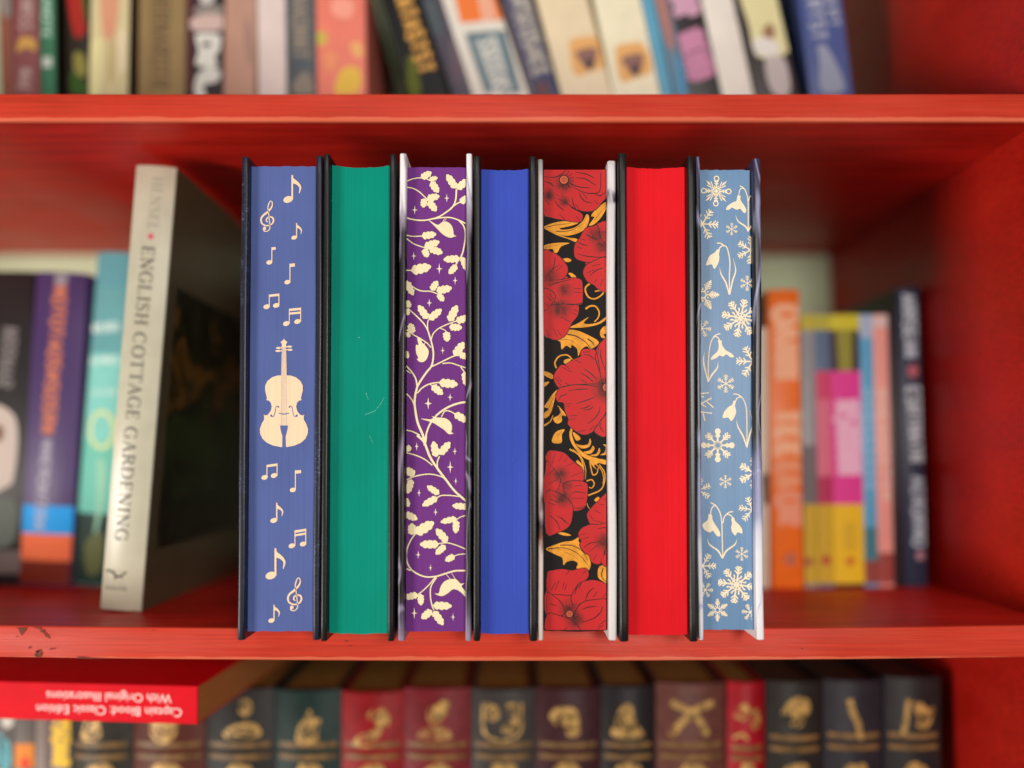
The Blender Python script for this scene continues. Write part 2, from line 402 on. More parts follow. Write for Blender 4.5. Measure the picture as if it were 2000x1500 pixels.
POPPY_L = marbled("pale_jacket_with_brown_art", [(0, (206, 190, 184)), (.17, (208, 192, 186)), (.20, (120, 72, 54)), (.24, (40, 26, 26)), (.27, (170, 150, 150)), (.30, (70, 40, 36)), (.34, (205, 190, 184)), (.93, (200, 192, 190)), (1.0, (150, 146, 146))],
                  .10, (204, 190, 184), 0, .2365, .5, 90, (1, 1, .5))
POPPY_R = marbled("white_jacket_with_black_art", [(0, (218, 214, 214)), (.86, (220, 214, 214)), (.895, (216, 210, 212)), (.905, (60, 52, 66)), (.925, (110, 100, 120)), (.935, (218, 212, 214)), (.97, (222, 218, 220)), (1.0, (190, 186, 190))],
                  .05, (206, 200, 204), 0, .2365, .5, 160, (1, 1, .6))
def make_book(label, y0, Lo, Li, Ri, Ro, vtl, vtr, vpt, vpb, mL, mR, mP, sag=0.0, conc=0.0, wob=0.0, set_back=0.004, seed=0, rf=0.30, depth=0.156):
    X = lambda u: at(u, MIDV, y0).x
    xl0, xl1, xr0, xr1 = X(Lo), X(Li), X(Ri), X(Ro)
    zf = max(floor_z(xl0), floor_z(xr1)) + 0.0001
    root = empty("hardcover_book", ((xl0 + xr1) / 2, y0, zf), label, "book", "hardcover books standing with decorated page edges to the front")
    zl, zr = at(1000, vtl, y0).z, at(1000, vtr, y0).z
    cover_board(root, "front_cover", xl0, xl1, y0, y0 + depth, zf, zl, mL, wob, seed, rf=rf)
    cover_board(root, "back_cover", xr0, xr1, y0, y0 + depth, zf, zr, mR, wob, seed + 9, rf=rf)
    # spine at the back
    g = Geo(); n = 8; vs = []; ys = y0 + depth + 0.0003
    for z in (zf, min(zl, zr)):
        for i in range(n + 1):
            s = i / n; vs.append((xl0 + (xr1 - xl0) * s, ys + 0.005 * math.sin(math.pi * s) + 0.0025, z))
        for i in range(n + 1):
            s = 1 - i / n; vs.append((xl0 + (xr1 - xl0) * s, ys + 0.005 * math.sin(math.pi * s), z))
    m2 = 2 * (n + 1); fs = [(k, (k + 1) % m2, m2 + (k + 1) % m2, m2 + k) for k in range(m2)]
    fs += [tuple(reversed(range(m2))), tuple(range(m2, 2 * m2))]
    g.add(vs, fs).build("spine", mL, root, smooth=40, off=root.location)
    # page block
    yp = y0 + set_back; xa, xb = xl1 + 0.00025, xr0 - 0.00025
    zt, zb2 = at(1000, vpt, yp).z, at(1000, vpb, yp).z
    n = 14; vs = []; rr = random.Random(seed + 3)
    for i in range(n + 1):
        s = i / n; x = xa + (xb - xa) * s; b4 = 4 * s * (1 - s)
        y = yp + conc * b4; ja = rr.uniform(-1, 1) * 0.00018; jb = rr.uniform(-1, 1) * 0.00018
        vs += [(x, y, zb2 - sag * b4 + ja), (x, y, zt - sag * b4 + jb), (x, y0 + depth - 0.001, zt - sag * b4), (x, y0 + depth - 0.001, zb2 - sag * b4)]
    fs = []
    for i in range(n):
        a = 4 * i
        for k in range(4): fs.append((a + k, a + 4 + k, a + 4 + (k + 1) % 4, a + (k + 1) % 4))
    fs += [(0, 1, 2, 3), tuple(4 * n + k for k in (3, 2, 1, 0))]
    pb = Geo().add(vs, fs).build("page_block", mP, root, smooth=30, off=root.location)
    lo = root.location.copy()
    du = 1.2
    uL = 1000 + (xa) * F / (yp - CAM_Y) ; uR = 1000 + (xb) * F / (yp - CAM_Y)
    def mapf(u, v, l): return at(u, v, yp - 0.00006 - l * EPS) - lo
    cnt = {False: 0, True: 95}
    def put_clipped(p, name, m, over=True):
        """every shape gets a depth of its own, a few thousandths of a millimetre apart; outlines lie under all fills"""
        l0 = cnt[over]; cnt[over] += len(p.p) if name not in SEPARATE else 0
        return p.build(name, m, pb, mapf, (uL + .3, uR - .3, vpt + 0.6, vpb - 0.6), None, l0)
    return root, pb, put_clipped

b1 = make_book("hardcover book with slate blue page edge printed with cream violin and music notes", -0.026, 467, 481, 614, 627, 305, 303, 325, 1233,
               NAVY, NAVY, pages((86, 102, 160)), seed=1, wob=0.00012)
b2 = make_book("black hardcover book with plain emerald green page edge", -0.0272, 629, 641, 759, 771, 300, 300, 323, 1236,
               BLACK, BLACK, pages((0, 138, 118)), sag=0.0008, conc=0.0010, seed=2)
b3 = make_book("hardcover book with purple page edge printed with cream holly branches and birds", -0.026, 778, 791, 910, 921, 299, 299, 327, 1233,
               HOLLY_J, HOLLY_J, pages((112, 54, 130)), seed=3, wob=0.0002)
b4 = make_book("black hardcover book with plain royal blue page edge", -0.0262, 925, 938, 1034, 1049, 304, 305, 330, 1237,
               BLACK, BLACK, pages((58, 80, 182)), sag=0.0004, conc=0.0008, seed=4)
b5 = make_book("pale hardcover book with red poppies and gold leaves printed on black page edge", -0.0248, 1051.5, 1061.5, 1187, 1203, 310, 313, 331, 1231,
               POPPY_L, POPPY_R, pages((34, 31, 31)), sag=0.0006, seed=5, wob=0.0002)
b6 = make_book("black hardcover book with plain bright red page edge", -0.0282, 1209, 1226.5, 1345, 1360, 298, 304, 326, 1239,
               BLACK, BLACK, pages((222, 22, 34)), sag=0.0005, conc=0.0009, seed=6)
b7 = make_book("hardcover book with sky blue page edge printed with cream snowflakes and snowdrops", -0.0256, 1361.5, 1370, 1474, 1489, 305, 309, 332, 1230,
               SNOW_J, SNOW_J, pages((104, 140, 178), 0.38, 0.3), seed=7, wob=0.00025)

CREAM = edge_ink((246, 214, 178)); CREAM2 = edge_ink((244, 226, 184)); CREAM3 = edge_ink((246, 230, 200))

# ---- music print
put = b1[2]
BL = ink((86, 102, 160))
def C1(pts): return [(440 + x / 3.75, 280 + y / 3.75) for x, y in pts]
def eighth(hx, hy, top, k=None):
    h = hy - top; r = h * 0.185; p = Print()
    p.ell(hx, hy, r * 1.08, r * 0.72, -0.3)
    sx = hx + r * 0.92
    p.rect(sx - h * .035, top, sx + h * .035, hy)
    p.poly([Vector(q) for q in smooth_path([(sx - h * .03, top - h * .02), (sx + h * .06, top + h * .13), (sx + h * .26, top + h * .30), (sx + h * .37, top + h * .50), (sx + h * .30, top + h * .76)], 5)] +
           [Vector(q) for q in smooth_path([(sx + h * .27, top + h * .74), (sx + h * .29, top + h * .52), (sx + h * .16, top + h * .38), (sx - h * .03, top + h * .33)], 5)])
    put(p, "music_note_print", CREAM)
def flagged(hx, hy, top, fx1, fh):
    h = hy - top; r = 6; p = Print(); p.ell(hx, hy, 5.6 + h * .01, 4.2, -0.25); sx = hx + 5.0
    p.rect(sx - .9, top, sx + .9, hy); p.poly([(sx - .9, top + .5), (fx1, top - .5), (fx1, top + fh), (sx - .9, top + fh + 1)])
    put(p, "music_note_print", CREAM)
def beamed(h1, h2, a, b, double=False):
    p = Print()
    for hd, q in ((h1, a), (h2, b)):
        p.ell(hd[0], hd[1], 6.4, 4.5, -0.3)
        sx = q[0] + (0.8 if q is a else -0.8); p.rect(sx - .85, q[1], sx + .85, hd[1])
    p.poly([a, b, (b[0], b[1] + 4.6), (a[0], a[1] + 4.6)])
    if double: p.poly([(a[0], a[1] + 7.6), (b[0], b[1] + 7.6), (b[0], b[1] + 11.6), (a[0], a[1] + 11.6)])
    put(p, "music_note_print", CREAM)
eighth(562.7, 389.5, 342); eighth(574.5, 464, 435.5); eighth(534.7, 1016.5, 982); eighth(529, 1124, 1071); eighth(530, 1212, 1181)
flagged(526, 512.5, 482.8, 538.5, 4.8); flagged(561.3, 551, 514.8, 576, 5.8); flagged(572, 956.8, 918.5, 588, 5.6)
beamed((520.8, 599), (539.5, 596.5), (525.2, 575.5), (545.6, 573.3)); beamed((559, 632), (581, 628), (564.3, 603), (588, 600.8), True)
beamed((516.8, 932.5), (535.3, 928.8), (520.6, 908), (542, 905)); beamed((569.9, 1066), (592, 1062.5), (575.3, 1036), (598, 1032.5), True)
CLEF = [(278, 630), (287, 642), (308, 643), (326, 625), (326, 592), (319, 525), (312, 480), (316, 452), (328, 426), (341, 426), (345, 448), (334, 476), (303, 508), (274, 532), (262, 558), (270, 588), (302, 603), (336, 594), (353, 570), (348, 546), (326, 538), (306, 549), (301, 566), (313, 578)]
def clef(x0, y0, k):
    p = Print(); f = lambda x, y: (x0 + (x - 257) / 3.75 * k, y0 + (y - 420) / 3.75 * k)
    p.ell(*f(288, 622), 3.2 * k); p.stroke([f(*q) for q in CLEF], [x * k for x in (2.2, 2.2, 1.6, 1.8, 1.8, 1.6, 1.8, 2.2, 1.8, 1.6, 2.0, 3.2, 4.0, 3.6, 3.4, 3.0, 2.6, 2.4, 3.2, 3.2, 2.6, 2.6, 2.6, 1.6)])
    put(p, "treble_clef_print", CREAM)
clef(508.5, 392, 1.0); clef(561, 1128, 1.08)
# violin
V = lambda x, y: (440 + x / 5, 620 + y / 5)
half = [(600, 566), (640, 568), (690, 585), (735, 622), (756, 665), (757, 710), (746, 755), (738, 790), (746, 806), (718, 813), (700, 835), (692, 872), (702, 912), (728, 948), (752, 958), (770, 949), (766, 978), (768, 1000), (790, 1038), (808, 1090), (805, 1135), (782, 1185), (738, 1224), (680, 1250), (600, 1266)]
vio = Print()
vio.poly([V(*q) for q in half] + [V(573 - (x - 573), y) for x, y in reversed(half)])
vio.poly([V(552, 290), V(594, 290), V(600, 568), V(546, 568)])
vio.poly([V(*q) for q in [(573, 206), (582, 222), (607, 240), (592, 262), (598, 295), (548, 295), (554, 262), (540, 240), (564, 222)]])
for (cx, cy, s) in [(628, 285, 1), (632, 316, 1), (520, 298, -1), (514, 327, -1)]: vio.ell(*V(cx, cy), 5, 2.0)
for (x0, x1, y) in [(594, 612, 286), (594, 614, 315), (534, 552, 297), (530, 552, 326)]: vio.rect(*V(x0, y - 5), *V(x1, y + 5))
vo = put(vio, "violin_print", CREAM)
vd = Print()
vd.poly([V(*q) for q in [(533, 1055), (613, 1055), (606, 1105), (590, 1162), (594, 1272), (555, 1272), (557, 1162), (541, 1105)]])
vd.stroke([V(523, 934), V(573, 944), V(622, 934)], 2.0)
for s in (1, -1):
    vd.stroke([V(573 + s * x, y) for x, y in [(52, 874), (62, 866), (76, 872), (84, 905), (92, 945), (104, 968), (122, 968), (128, 955)]], 1.6)
    vd.ell(*V(573 + s * 54, 874), 1.8); vd.ell(*V(573 + s * 124, 958), 2.2)
for x0, x1 in [(556, 547), (566, 564), (580, 582), (590, 598)]: vd.stroke([V(x0, 290), V(x1, 1055)], 0.55)
put(vd, "violin_detail_print", BL)
# scratches on the green edge
sc_ = Print(); G_ = lambda x, y: (440 + x / 5, 620 + y / 5)
sc_.stroke([G_(1365, 950), G_(1420, 930), G_(1475, 905)], .7); sc_.stroke([G_(1480, 890), G_(1520, 840), G_(1550, 780)], .5); sc_.stroke([G_(1375, 735), G_(1385, 770), G_(1398, 810)], .9, .3)
sc_.stroke([(645, 391), (651, 394), (655, 399)], 1.0, .5)
sc_.ell(*G_(1305, 195), 1.0); sc_.stroke([G_(1410, 1150), G_(1440, 1225)], .4)
lo2 = b2[0].location
def g_map(u, v, l):
    s = (u - 641) / 118; return at(u, v, -0.0232 + 0.0010 * 4 * s * (1 - s) - 0.00015 - l * EPS) - lo2
sc_.build("scratch_mark", ink((120, 205, 190)), b2[1], g_map)

# ---- holly and birds print
put = b3[2]
OUT = ink((74, 34, 82))
def leaf_pts(b, t, w, grow=0.0):
    b = Vector(b); t = Vector(t); d = t - b; L = d.length; d.normalize(); n = Vector((-d.y, d.x))
    prof = [(0, .12), (.07, .5), (.15, .92), (.24, 1.0), (.31, .76), (.40, .98), (.52, 1.0), (.58, .74), (.67, .92), (.78, .84), (.84, .52), (.93, .42), (1.0, 0.0)]
    up = [b + d * (L * s) + n * (w / 2 * k + grow) for s, k in prof]
    dn = [b + d * (L * s) - n * (w / 2 * k + grow) for s, k in prof[:-1]]
    if grow: up = [b - d * grow] + up; up[-1] = t + d * grow
    return up + dn[::-1]
class Holly:
    def __init__(s, ox, oy, k): s.o = (ox, oy, k)
    def c(s, p): return (s.o[0] + p[0] / s.o[2], s.o[1] + p[1] / s.o[2])
    def stem(s, pts, w, w2=None):
        P = [s.c(p) for p in pts]; k = s.o[2]
        put(Print().stroke(P, w / k + 1.3, (w2 or w) / k + 1.3), "branch_outline_print", OUT, False)
        put(Print().stroke(P, w / k, (w2 or w) / k), "branch_print", CREAM2)
    def leaf(s, b, t, w=None):
        B, T = s.c(b), s.c(t); L = math.dist(B, T); w = (w / s.o[2]) if w else min(max(8.5, L * .58), 15)
        put(Print().poly(leaf_pts(B, T, w, 0.8)), "leaf_outline_print", OUT, False)
        put(Print().poly(leaf_pts(B, T, w)), "leaf_print", CREAM2)
    def bird(s, pts, legs=()):
        P = [s.c(p) for p in pts]; c = Vector((sum(p[0] for p in P) / len(P), sum(p[1] for p in P) / len(P)))
        put(Print().curve([tuple(c + (Vector(p) - c) * 1.05) for p in P], 3), "bird_outline_print", OUT, False)
        p = Print().curve(P, 3)
        for l in legs: p.stroke([s.c(q) for q in l], 1.0)
        put(p, "bird_print", CREAM2)
    def star(s, x, y, a, b):
        k = s.o[2]; q = s.c((x, y)); put(Print().star(q[0], q[1], a / k, b / k), "star_print", CREAM3)
H = Holly(760, 290, 5)
H.stem([(165,325),(220,300),(290,287),(350,292),(410,318)], 10); H.leaf((312,288),(415,230)); H.leaf((392,305),(475,285),50); H.leaf((410,325),(482,432))
H.stem([(165,378),(230,388),(290,420),(340,465),(388,512)], 11); H.leaf((372,487),(494,465)); H.leaf((345,488),(333,578),68); H.leaf((385,512),(462,614))
H.stem([(165,675),(240,695),(330,702),(410,690),(490,665),(560,620),(620,570),(650,500),(658,395)], 13, 16); H.leaf((652,388),(562,252)); H.leaf((662,395),(775,300),75)
H.stem([(600,585),(660,540),(720,510)], 13); H.leaf((695,530),(775,468),70)
H.stem([(410,690),(520,675),(600,675),(680,700),(760,740)], 13); H.stem([(680,700),(730,760),(745,840),(735,940),(710,1040),(665,1110),(640,1160)], 14)
H.leaf((690,1075),(528,1085)); H.leaf((660,1140),(583,1225)); H.leaf((712,1060),(758,1195),60)
H.bird([(375,690),(440,730),(480,745),(520,718),(565,715),(605,745),(625,790),(632,840),(656,857),(630,862),(610,872),(570,865),(520,835),(470,785),(420,735)], [[(520,722),(545,682)],[(535,722),(560,684)]])
H.stem([(165,845),(230,858),(320,855)], 10); H.leaf((318,857),(462,835))
H.stem([(165,875),(240,930),(320,960),(400,985)], 10); H.leaf((345,958),(494,908)); H.leaf((392,975),(524,1022)); H.leaf((340,980),(378,1062),70)
H.stem([(165,1190),(225,1190)], 12); H.leaf((215,1195),(412,1150),100)
H.stem([(170,1290),(230,1350),(310,1390),(400,1395),(470,1420),(500,1450)], 11); H.leaf((412,1385),(475,1292),68); H.leaf((462,1392),(615,1360),80); H.leaf((478,1418),(534,1492),62)
H.leaf((172,1300),(236,1435),70)
for a in [(563,485,26,44),(250,600,28,47),(240,1050,25,40),(490,1175,32,55),(645,1290,25,42)]: H.star(*a)
H = Holly(760, 570, 5)
H.leaf((165,90),(208,152),62); H.leaf((165,168),(192,228),50)
H.stem([(180,160),(250,220),(330,300),(375,370),(400,450),(425,540),(432,630),(415,720),(370,780),(320,850),(275,930),(250,1050),(255,1150),(280,1280),(330,1400),(350,1500)], 12, 24)
H.stem([(378,370),(375,310),(385,270)], 11); H.leaf((377,262),(284,130)); H.leaf((388,270),(514,168))
H.stem([(410,470),(430,410),(480,360),(550,325),(640,290),(700,280)], 11); H.leaf((585,288),(666,130),82); H.leaf((655,288),(780,245),75); H.leaf((588,342),(714,350)); H.stem([(500,355),(545,375),(562,398)], 9); H.leaf((558,388),(568,487),75)
H.stem([(165,370),(240,420),(310,460),(370,500),(410,545)], 11); H.leaf((228,405),(205,305),75); H.leaf((165,400),(206,440),45)
H.bird([(275,450),(310,450),(320,490),(350,520),(380,560),(386,600),(370,650),(340,682),(310,686),(286,676),(272,655),(285,645),(265,600),(260,550),(265,515),(287,520)], [[(340,520),(355,490)]])
H.leaf((165,580),(186,650),44)
for a in [(393,108,27,42),(523,573,22,38),(596,1030,25,40),(382,1090,38,60)]: H.star(*a)
H.stem([(415,730),(480,700),(560,660),(640,625),(700,615)], 13); H.leaf((636,625),(732,490),82); H.leaf((688,612),(775,640),66)
H.stem([(520,700),(600,695),(680,720),(760,745)], 11); H.stem([(700,735),(740,790)], 11); H.leaf((735,780),(758,925),70)
H.stem([(165,720),(220,780),(260,850),(275,930)], 13, 16); H.stem([(165,765),(210,795)], 9)
H.stem([(275,990),(320,940),(380,905),(440,890),(490,885)], 13); H.leaf((488,885),(674,905),88); H.stem([(400,905),(430,920)], 9); H.leaf((418,915),(526,1002),76)
H.stem([(165,990),(220,1050),(250,1120)], 12); H.stem([(165,1350),(230,1365),(300,1400)], 12)
H.stem([(350,1480),(365,1380),(400,1290),(450,1220),(520,1160),(600,1115),(690,1085),(765,1075)], 16, 20); H.stem([(510,1220),(545,1165),(590,1165),(640,1190)], 11); H.leaf((638,1190),(775,1268),76)
H.bird([(308,1238),(400,1245),(430,1230),(415,1212),(455,1226),(530,1230),(570,1245),(605,1280),(615,1330),(608,1370),(630,1382),(602,1390),(575,1385),(540,1350),(480,1310),(420,1275)])
H = Holly(760, 850, 3.66)
H.stem([(200,0),(250,50),(290,150),(340,230),(400,310),(470,400),(555,475)], 17, 15); H.stem([(265,0),(262,40),(255,60)], 13)
H.stem([(345,235),(345,190),(360,150)], 9); H.leaf((338,155),(316,42),56); H.leaf((360,138),(437,48),56)
H.stem([(120,125),(180,140),(250,170),(310,215)], 8); H.leaf((122,80),(152,112),50)
H.stem([(120,320),(200,290),(290,278),(370,295),(400,315)], 8); H.leaf((182,285),(112,238),60); H.leaf((160,315),(132,418),52)
H.stem([(500,438),(430,430),(370,432),(340,450)], 8); H.leaf((358,420),(270,362),48); H.leaf((345,445),(236,505),52)
H.leaf((562,512),(450,503),50); H.stem([(560,570),(510,585),(480,605)], 7); H.leaf((482,595),(366,622),46); H.leaf((480,608),(476,702),52)
H.leaf((112,560),(203,602),54); H.leaf((112,450),(142,512),44)
H.stem([(115,950),(155,968)], 10); H.stem([(190,700),(150,760),(125,830),(130,910),(170,970),(250,1010),(330,1010),(400,990),(470,970),(555,968)], 9, 12); H.leaf((165,712),(162,628),62); H.leaf((188,702),(322,620),76)
H.stem([(560,820),(490,790),(420,770),(350,775)], 8); H.leaf((416,762),(335,668),58); H.leaf((355,780),(218,780),62); H.leaf((402,788),(332,852),50)
H.stem([(560,848),(500,852),(465,865)], 7); H.leaf((468,862),(400,898),48)
H.bird([(325,1130),(355,1130),(365,1090),(390,1050),(430,1030),(480,1030),(510,1060),(540,1058),(518,1080),(555,1130),(555,1165),(510,1120),(460,1100),(420,1130),(380,1150),(350,1145)], [[(440,1032),(400,985)],[(475,1032),(437,970)]])
H.stem([(330,1015),(280,1075),(225,1125),(195,1145)], 8); H.leaf((205,1140),(108,1162),52); H.leaf((225,1135),(228,1217),48)
H.stem([(340,1015),(300,1080),(295,1150),(305,1210),(320,1250)], 9); H.leaf((314,1217),(450,1222),60); H.leaf((305,1252),(230,1312),56); H.leaf((318,1258),(388,1358),56)
for a in [(197,80,16,30),(470,115,16,28),(437,228,24,46),(477,328,14,26),(214,412,15,27),(332,550,17,30),(208,855,17,30),(296,948,14,25),(180,1272,22,42),(457,1300,16,30)]: H.star(*a)

# ---- poppy print
put = b5[2]
RP = ink((200, 44, 44)); RD = ink((128, 26, 26)); DK = edge_ink((44, 14, 14)); GO = mat((222, 150, 44), .55, .2, .22, 330); GB = ink((140, 88, 30)); OR = ink((214, 96, 58))
A7 = lambda p: (1020 + p[0] / 4.545, 290 + p[1] / 4.545)
A8 = lambda p: (1020 + p[0] / 4.545, 600 + p[1] / 4.545)
A9 = lambda p: (1020 + p[0] / 4.054, 900 + p[1] / 4.054)
def gold(A, pts, smooth=True):
    P = [A(p) for p in pts]; q = Print(); q.curve(P, 3) if smooth else q.poly(P); put(q, "gold_leaf_print", GO, False)
def gstroke(A, pts, w, w2=None): put(Print().stroke([A(p) for p in pts], w / 4.4, (w2 if w2 is not None else w) / 4.4), "gold_scroll_print", GO, False)
def veins(A, lines, m=GB, w=6):
    p = Print()
    for l in lines: p.stroke([A(q) for q in l], w / 4.4, w / 10)
    put(p, "leaf_vein_print", m, False)
gold(A7, [(200,690),(280,660),(370,645),(440,650),(500,660),(420,690),(330,708),(370,722),(470,700),(540,640),(570,585),(592,600),(590,650),(560,710),(500,750),(400,775),(330,765),(400,790),(480,800),(495,825),(470,830),(400,800),(310,770),(240,735),(200,712)])
veins(A7, [[(205,700),(300,680),(430,665)], [(300,735),(420,730),(540,670)]], DK, 7)
gold(A7, [(760,470),(700,500),(640,555),(612,600),(640,612),(590,682),(640,672),(700,612),(740,545),(760,515)]); veins(A7, [[(640,640),(700,560),(755,500)]])
gold(A7, [(195,862),(280,840),(420,838),(345,870),(312,922),(282,926),(268,892),(195,897)]); veins(A7, [[(200,880),(270,865),(350,850)]])
gold(A7, [(355,985),(395,973),(432,985),(430,1002),(395,1008)]); gold(A7, [(410,1110),(440,1105),(480,1140),(450,1150)])
gstroke(A7, [(605,1195),(565,1230),(562,1270),(590,1320),(640,1335),(690,1312),(722,1275),(690,1262),(645,1268)], 15, 10)
gstroke(A7, [(562,1425),(600,1400),(650,1402),(682,1450),(675,1500),(640,1540)], 16, 9); gstroke(A7, [(560,1135),(545,1090),(575,1060)], 8, 4)
gold(A8, [(418,180),(500,140),(592,85),(545,138),(600,150),(680,132),(760,72),(775,78),(700,142),(600,172),(500,182)])
gold(A8, [(400,205),(480,205),(580,245),(682,310),(612,370),(570,345),(522,380),(497,436),(488,372),(440,335),(430,362),(390,340),(350,376),(340,310),(308,290),(380,262)])
veins(A8, [[(400,240),(480,258),(560,308),(606,366)], [(580,280),(620,310),(640,340)]], DK, 12); veins(A8, [[(340,290),(420,290),(500,340)]])
gold(A8, [(775,165),(720,175),(690,220),(702,268),(742,272),(722,242),(775,222)])
gstroke(A8, [(302,540),(290,490),(330,435),(400,425),(446,465)], 14, 9); gold(A8, [(368,492),(380,465),(432,460),(402,502)])
gold(A8, [(195,568),(250,585),(277,612),(262,637),(195,602)]); gold(A8, [(195,670),(242,664),(195,708)])
gold(A8, [(322,728),(270,770),(230,830),(195,885),(240,902),(195,940),(195,985),(230,970),(262,920),(292,800)]); veins(A8, [[(300,760),(250,860),(210,950)]])
gstroke(A8, [(195,1052),(250,1012),(272,960)], 16, 6); gold(A8, [(310,868),(342,920),(322,960),(275,985),(290,1022),(320,1032),(352,1010),(352,962),(390,966),(362,920)]); veins(A8, [[(330,900),(345,950),(310,1010)]])
gold(A8, [(377,1085),(310,1100),(277,1140),(265,1200),(347,1204),(352,1130)]); veins(A8, [[(350,1100),(310,1150)]])
gstroke(A8, [(440,1075),(430,1130),(450,1200),(520,1290),(600,1340),(775,1385)], 18, 40)
for q in ([(460,1200),(500,1222),(580,1220),(600,1165),(612,1200),(590,1242),(520,1252)], [(520,1290),(600,1270),(625,1228),(642,1260),(600,1302)], [(600,1312),(660,1300),(682,1248),(692,1282),(660,1322)],
          [(690,1312),(730,1290),(740,1240),(718,1220),(775,1228),(775,1302)], [(448,1108),(500,1140),(517,1170),(478,1182)], [(600,1340),(700,1372),(640,1400),(662,1442),(618,1402)]): gold(A8, q)
veins(A8, [[(445,1120),(470,1210),(560,1300),(700,1350)]], DK, 6)
gstroke(A8, [(420,1260),(500,1310),(540,1400),(545,1500),(530,1560)], 14, 5); gstroke(A8, [(450,1265),(520,1325),(562,1430),(560,1530)], 10, 4); gstroke(A8, [(650,1390),(700,1440),(722,1510),(715,1570)], 9, 6)
gstroke(A9, [(430,0),(478,50),(490,130)], 26, 6); gstroke(A9, [(535,0),(545,60),(560,110),(590,100),(602,55)], 12, 8); gstroke(A9, [(610,30),(650,90),(652,160),(620,230),(520,275)], 9, 12)
gstroke(A9, [(510,160),(550,150),(570,182),(552,215),(528,210)], 12, 8); gstroke(A9, [(505,315),(520,360),(537,386)], 8, 4); gold(A9, [(640,0),(700,0),(700,30),(660,15)]); gold(A9, [(570,310),(600,285),(612,300),(590,325)])
gold(A9, [(195,690),(250,668),(330,642),(400,632),(452,600),(446,640),(500,700),(535,780),(542,830),(522,872),(490,850),(430,852),(440,812),(400,790),(350,802),(325,827),(318,770),(270,745),(195,708)])
veins(A9, [[(200,698),(330,690),(440,735),(520,825)], [(300,668),(400,672),(480,720),(520,790)]], DK, 9); veins(A9, [[(330,720),(400,750),(450,790)], [(280,700),(360,710)]])
gold(A9, [(612,835),(695,838),(695,1005),(650,962),(600,920)]); veins(A9, [[(640,850),(630,920),(690,980)]], DK, 10); gold(A9, [(278,570),(330,568),(388,590),(330,592)])

def petal_ink(spots, lo):
    """red ink darkening towards the petals' printed hearts"""
    m = bpy.data.materials.new("poppy_ink"); m.use_nodes = True; nt = m.node_tree; N = nt.nodes; L = nt.links; b = N["Principled BSDF"]
    b.inputs["Roughness"].default_value = .55; b.inputs["Specular IOR Level"].default_value = .2
    tc = N.new("ShaderNodeTexCoord"); no = N.new("ShaderNodeTexNoise"); no.inputs["Scale"].default_value = 420; no.inputs["Detail"].default_value = 5
    L.new(tc.outputs["Object"], no.inputs["Vector"]); last = None
    for (u, v, r) in spots:
        P = at(u, v, -0.0208) - lo; k = r * (-0.0208 - CAM_Y) / F
        sb = N.new("ShaderNodeVectorMath"); sb.operation = 'DISTANCE'; L.new(tc.outputs["Object"], sb.inputs[0]); sb.inputs[1].default_value = P
        mr = N.new("ShaderNodeMapRange"); mr.interpolation_type = 'SMOOTHSTEP'; mr.inputs[1].default_value = k; mr.inputs[2].default_value = k * .1; L.new(sb.outputs["Value"], mr.inputs[0])
        if last is None: last = mr.outputs[0]
        else:
            mx = N.new("ShaderNodeMath"); mx.operation = 'MAXIMUM'; L.new(last, mx.inputs[0]); L.new(mr.outputs[0], mx.inputs[1]); last = mx.outputs[0]
    mu = N.new("ShaderNodeMath"); mu.operation = 'MULTIPLY_ADD'; mu.inputs[2].default_value = 0
    rr = N.new("ShaderNodeMapRange"); rr.inputs[1].default_value = .25; rr.inputs[2].default_value = .7; rr.inputs[3].default_value = .45; rr.inputs[4].default_value = 1.15; L.new(no.outputs["Fac"], rr.inputs[0])
    L.new(last, mu.inputs[0]); L.new(rr.outputs[0], mu.inputs[1])
    cr = N.new("ShaderNodeValToRGB"); cr.color_ramp.elements[0].color = lin((192, 36, 38)); cr.color_ramp.elements[1].color = lin((84, 28, 26)); cr.color_ramp.elements.new(.5).color = lin((150, 38, 36))
    L.new(mu.outputs[0], cr.inputs[0]); L.new(cr.outputs[0], b.inputs["Base Color"])
    return m
def poppy(A, petals, lines, darks=(), lw=7):
    RPm = petal_ink([A((c[0], c[1])) + (c[2] / 4.4,) for c in darks], b5[0].location)
    for pts in petals:
        P = [A(p) for p in pts]; c = Vector((sum(p[0] for p in P) / len(P), sum(p[1] for p in P) / len(P)))
        big = [tuple(c + (Vector(p) - c) * (1 + 1.7 / max(10, (Vector(p) - c).length))) for p in P]
        put(Print().curve(big, 3), "petal_outline_print", DK)
        put(Print().curve(P, 3), "petal_print", RPm)
    p = Print()
    for l in lines: p.stroke([A(q) for q in l], [lw / 8, lw / 3.7, lw / 6])
    put(p, "petal_line_print", DK)
def hatch(cx, cy, r, a0, a1, n):
    return (cx, cy, r * 1.05)
def heart(A, cx, cy, r, a0, a1, n):
    k = Print()
    for i in range(n):
        a = math.radians(a0 + (a1 - a0) * i / (n - 1)); c, s_ = math.cos(a), math.sin(a)
        k.stroke([A((cx + r * 1.15 * c, cy + r * 1.15 * s_)), A((cx + r * 2.0 * c, cy + r * 2.0 * s_))], 1.0)
        k.ell(*A((cx + r * 2.05 * c, cy + r * 2.05 * s_)), 1.1, n=8)
    k.ell(*A((cx, cy)), r * 1.05 / 4.4); put(k, "stamen_print", DK)
    q = Print()
    q.ell(*A((cx, cy)), r * .82 / 4.4); put(q, "flower_heart_print", OR)
    q = Print()
    for i in range(10):
        a = 2 * math.pi * i / 10; q.stroke([A((cx + r * .15 * math.cos(a), cy + r * .15 * math.sin(a))), A((cx + r * .78 * math.cos(a), cy + r * .78 * math.sin(a)))], .8)
    put(q, "heart_line_print", DK)
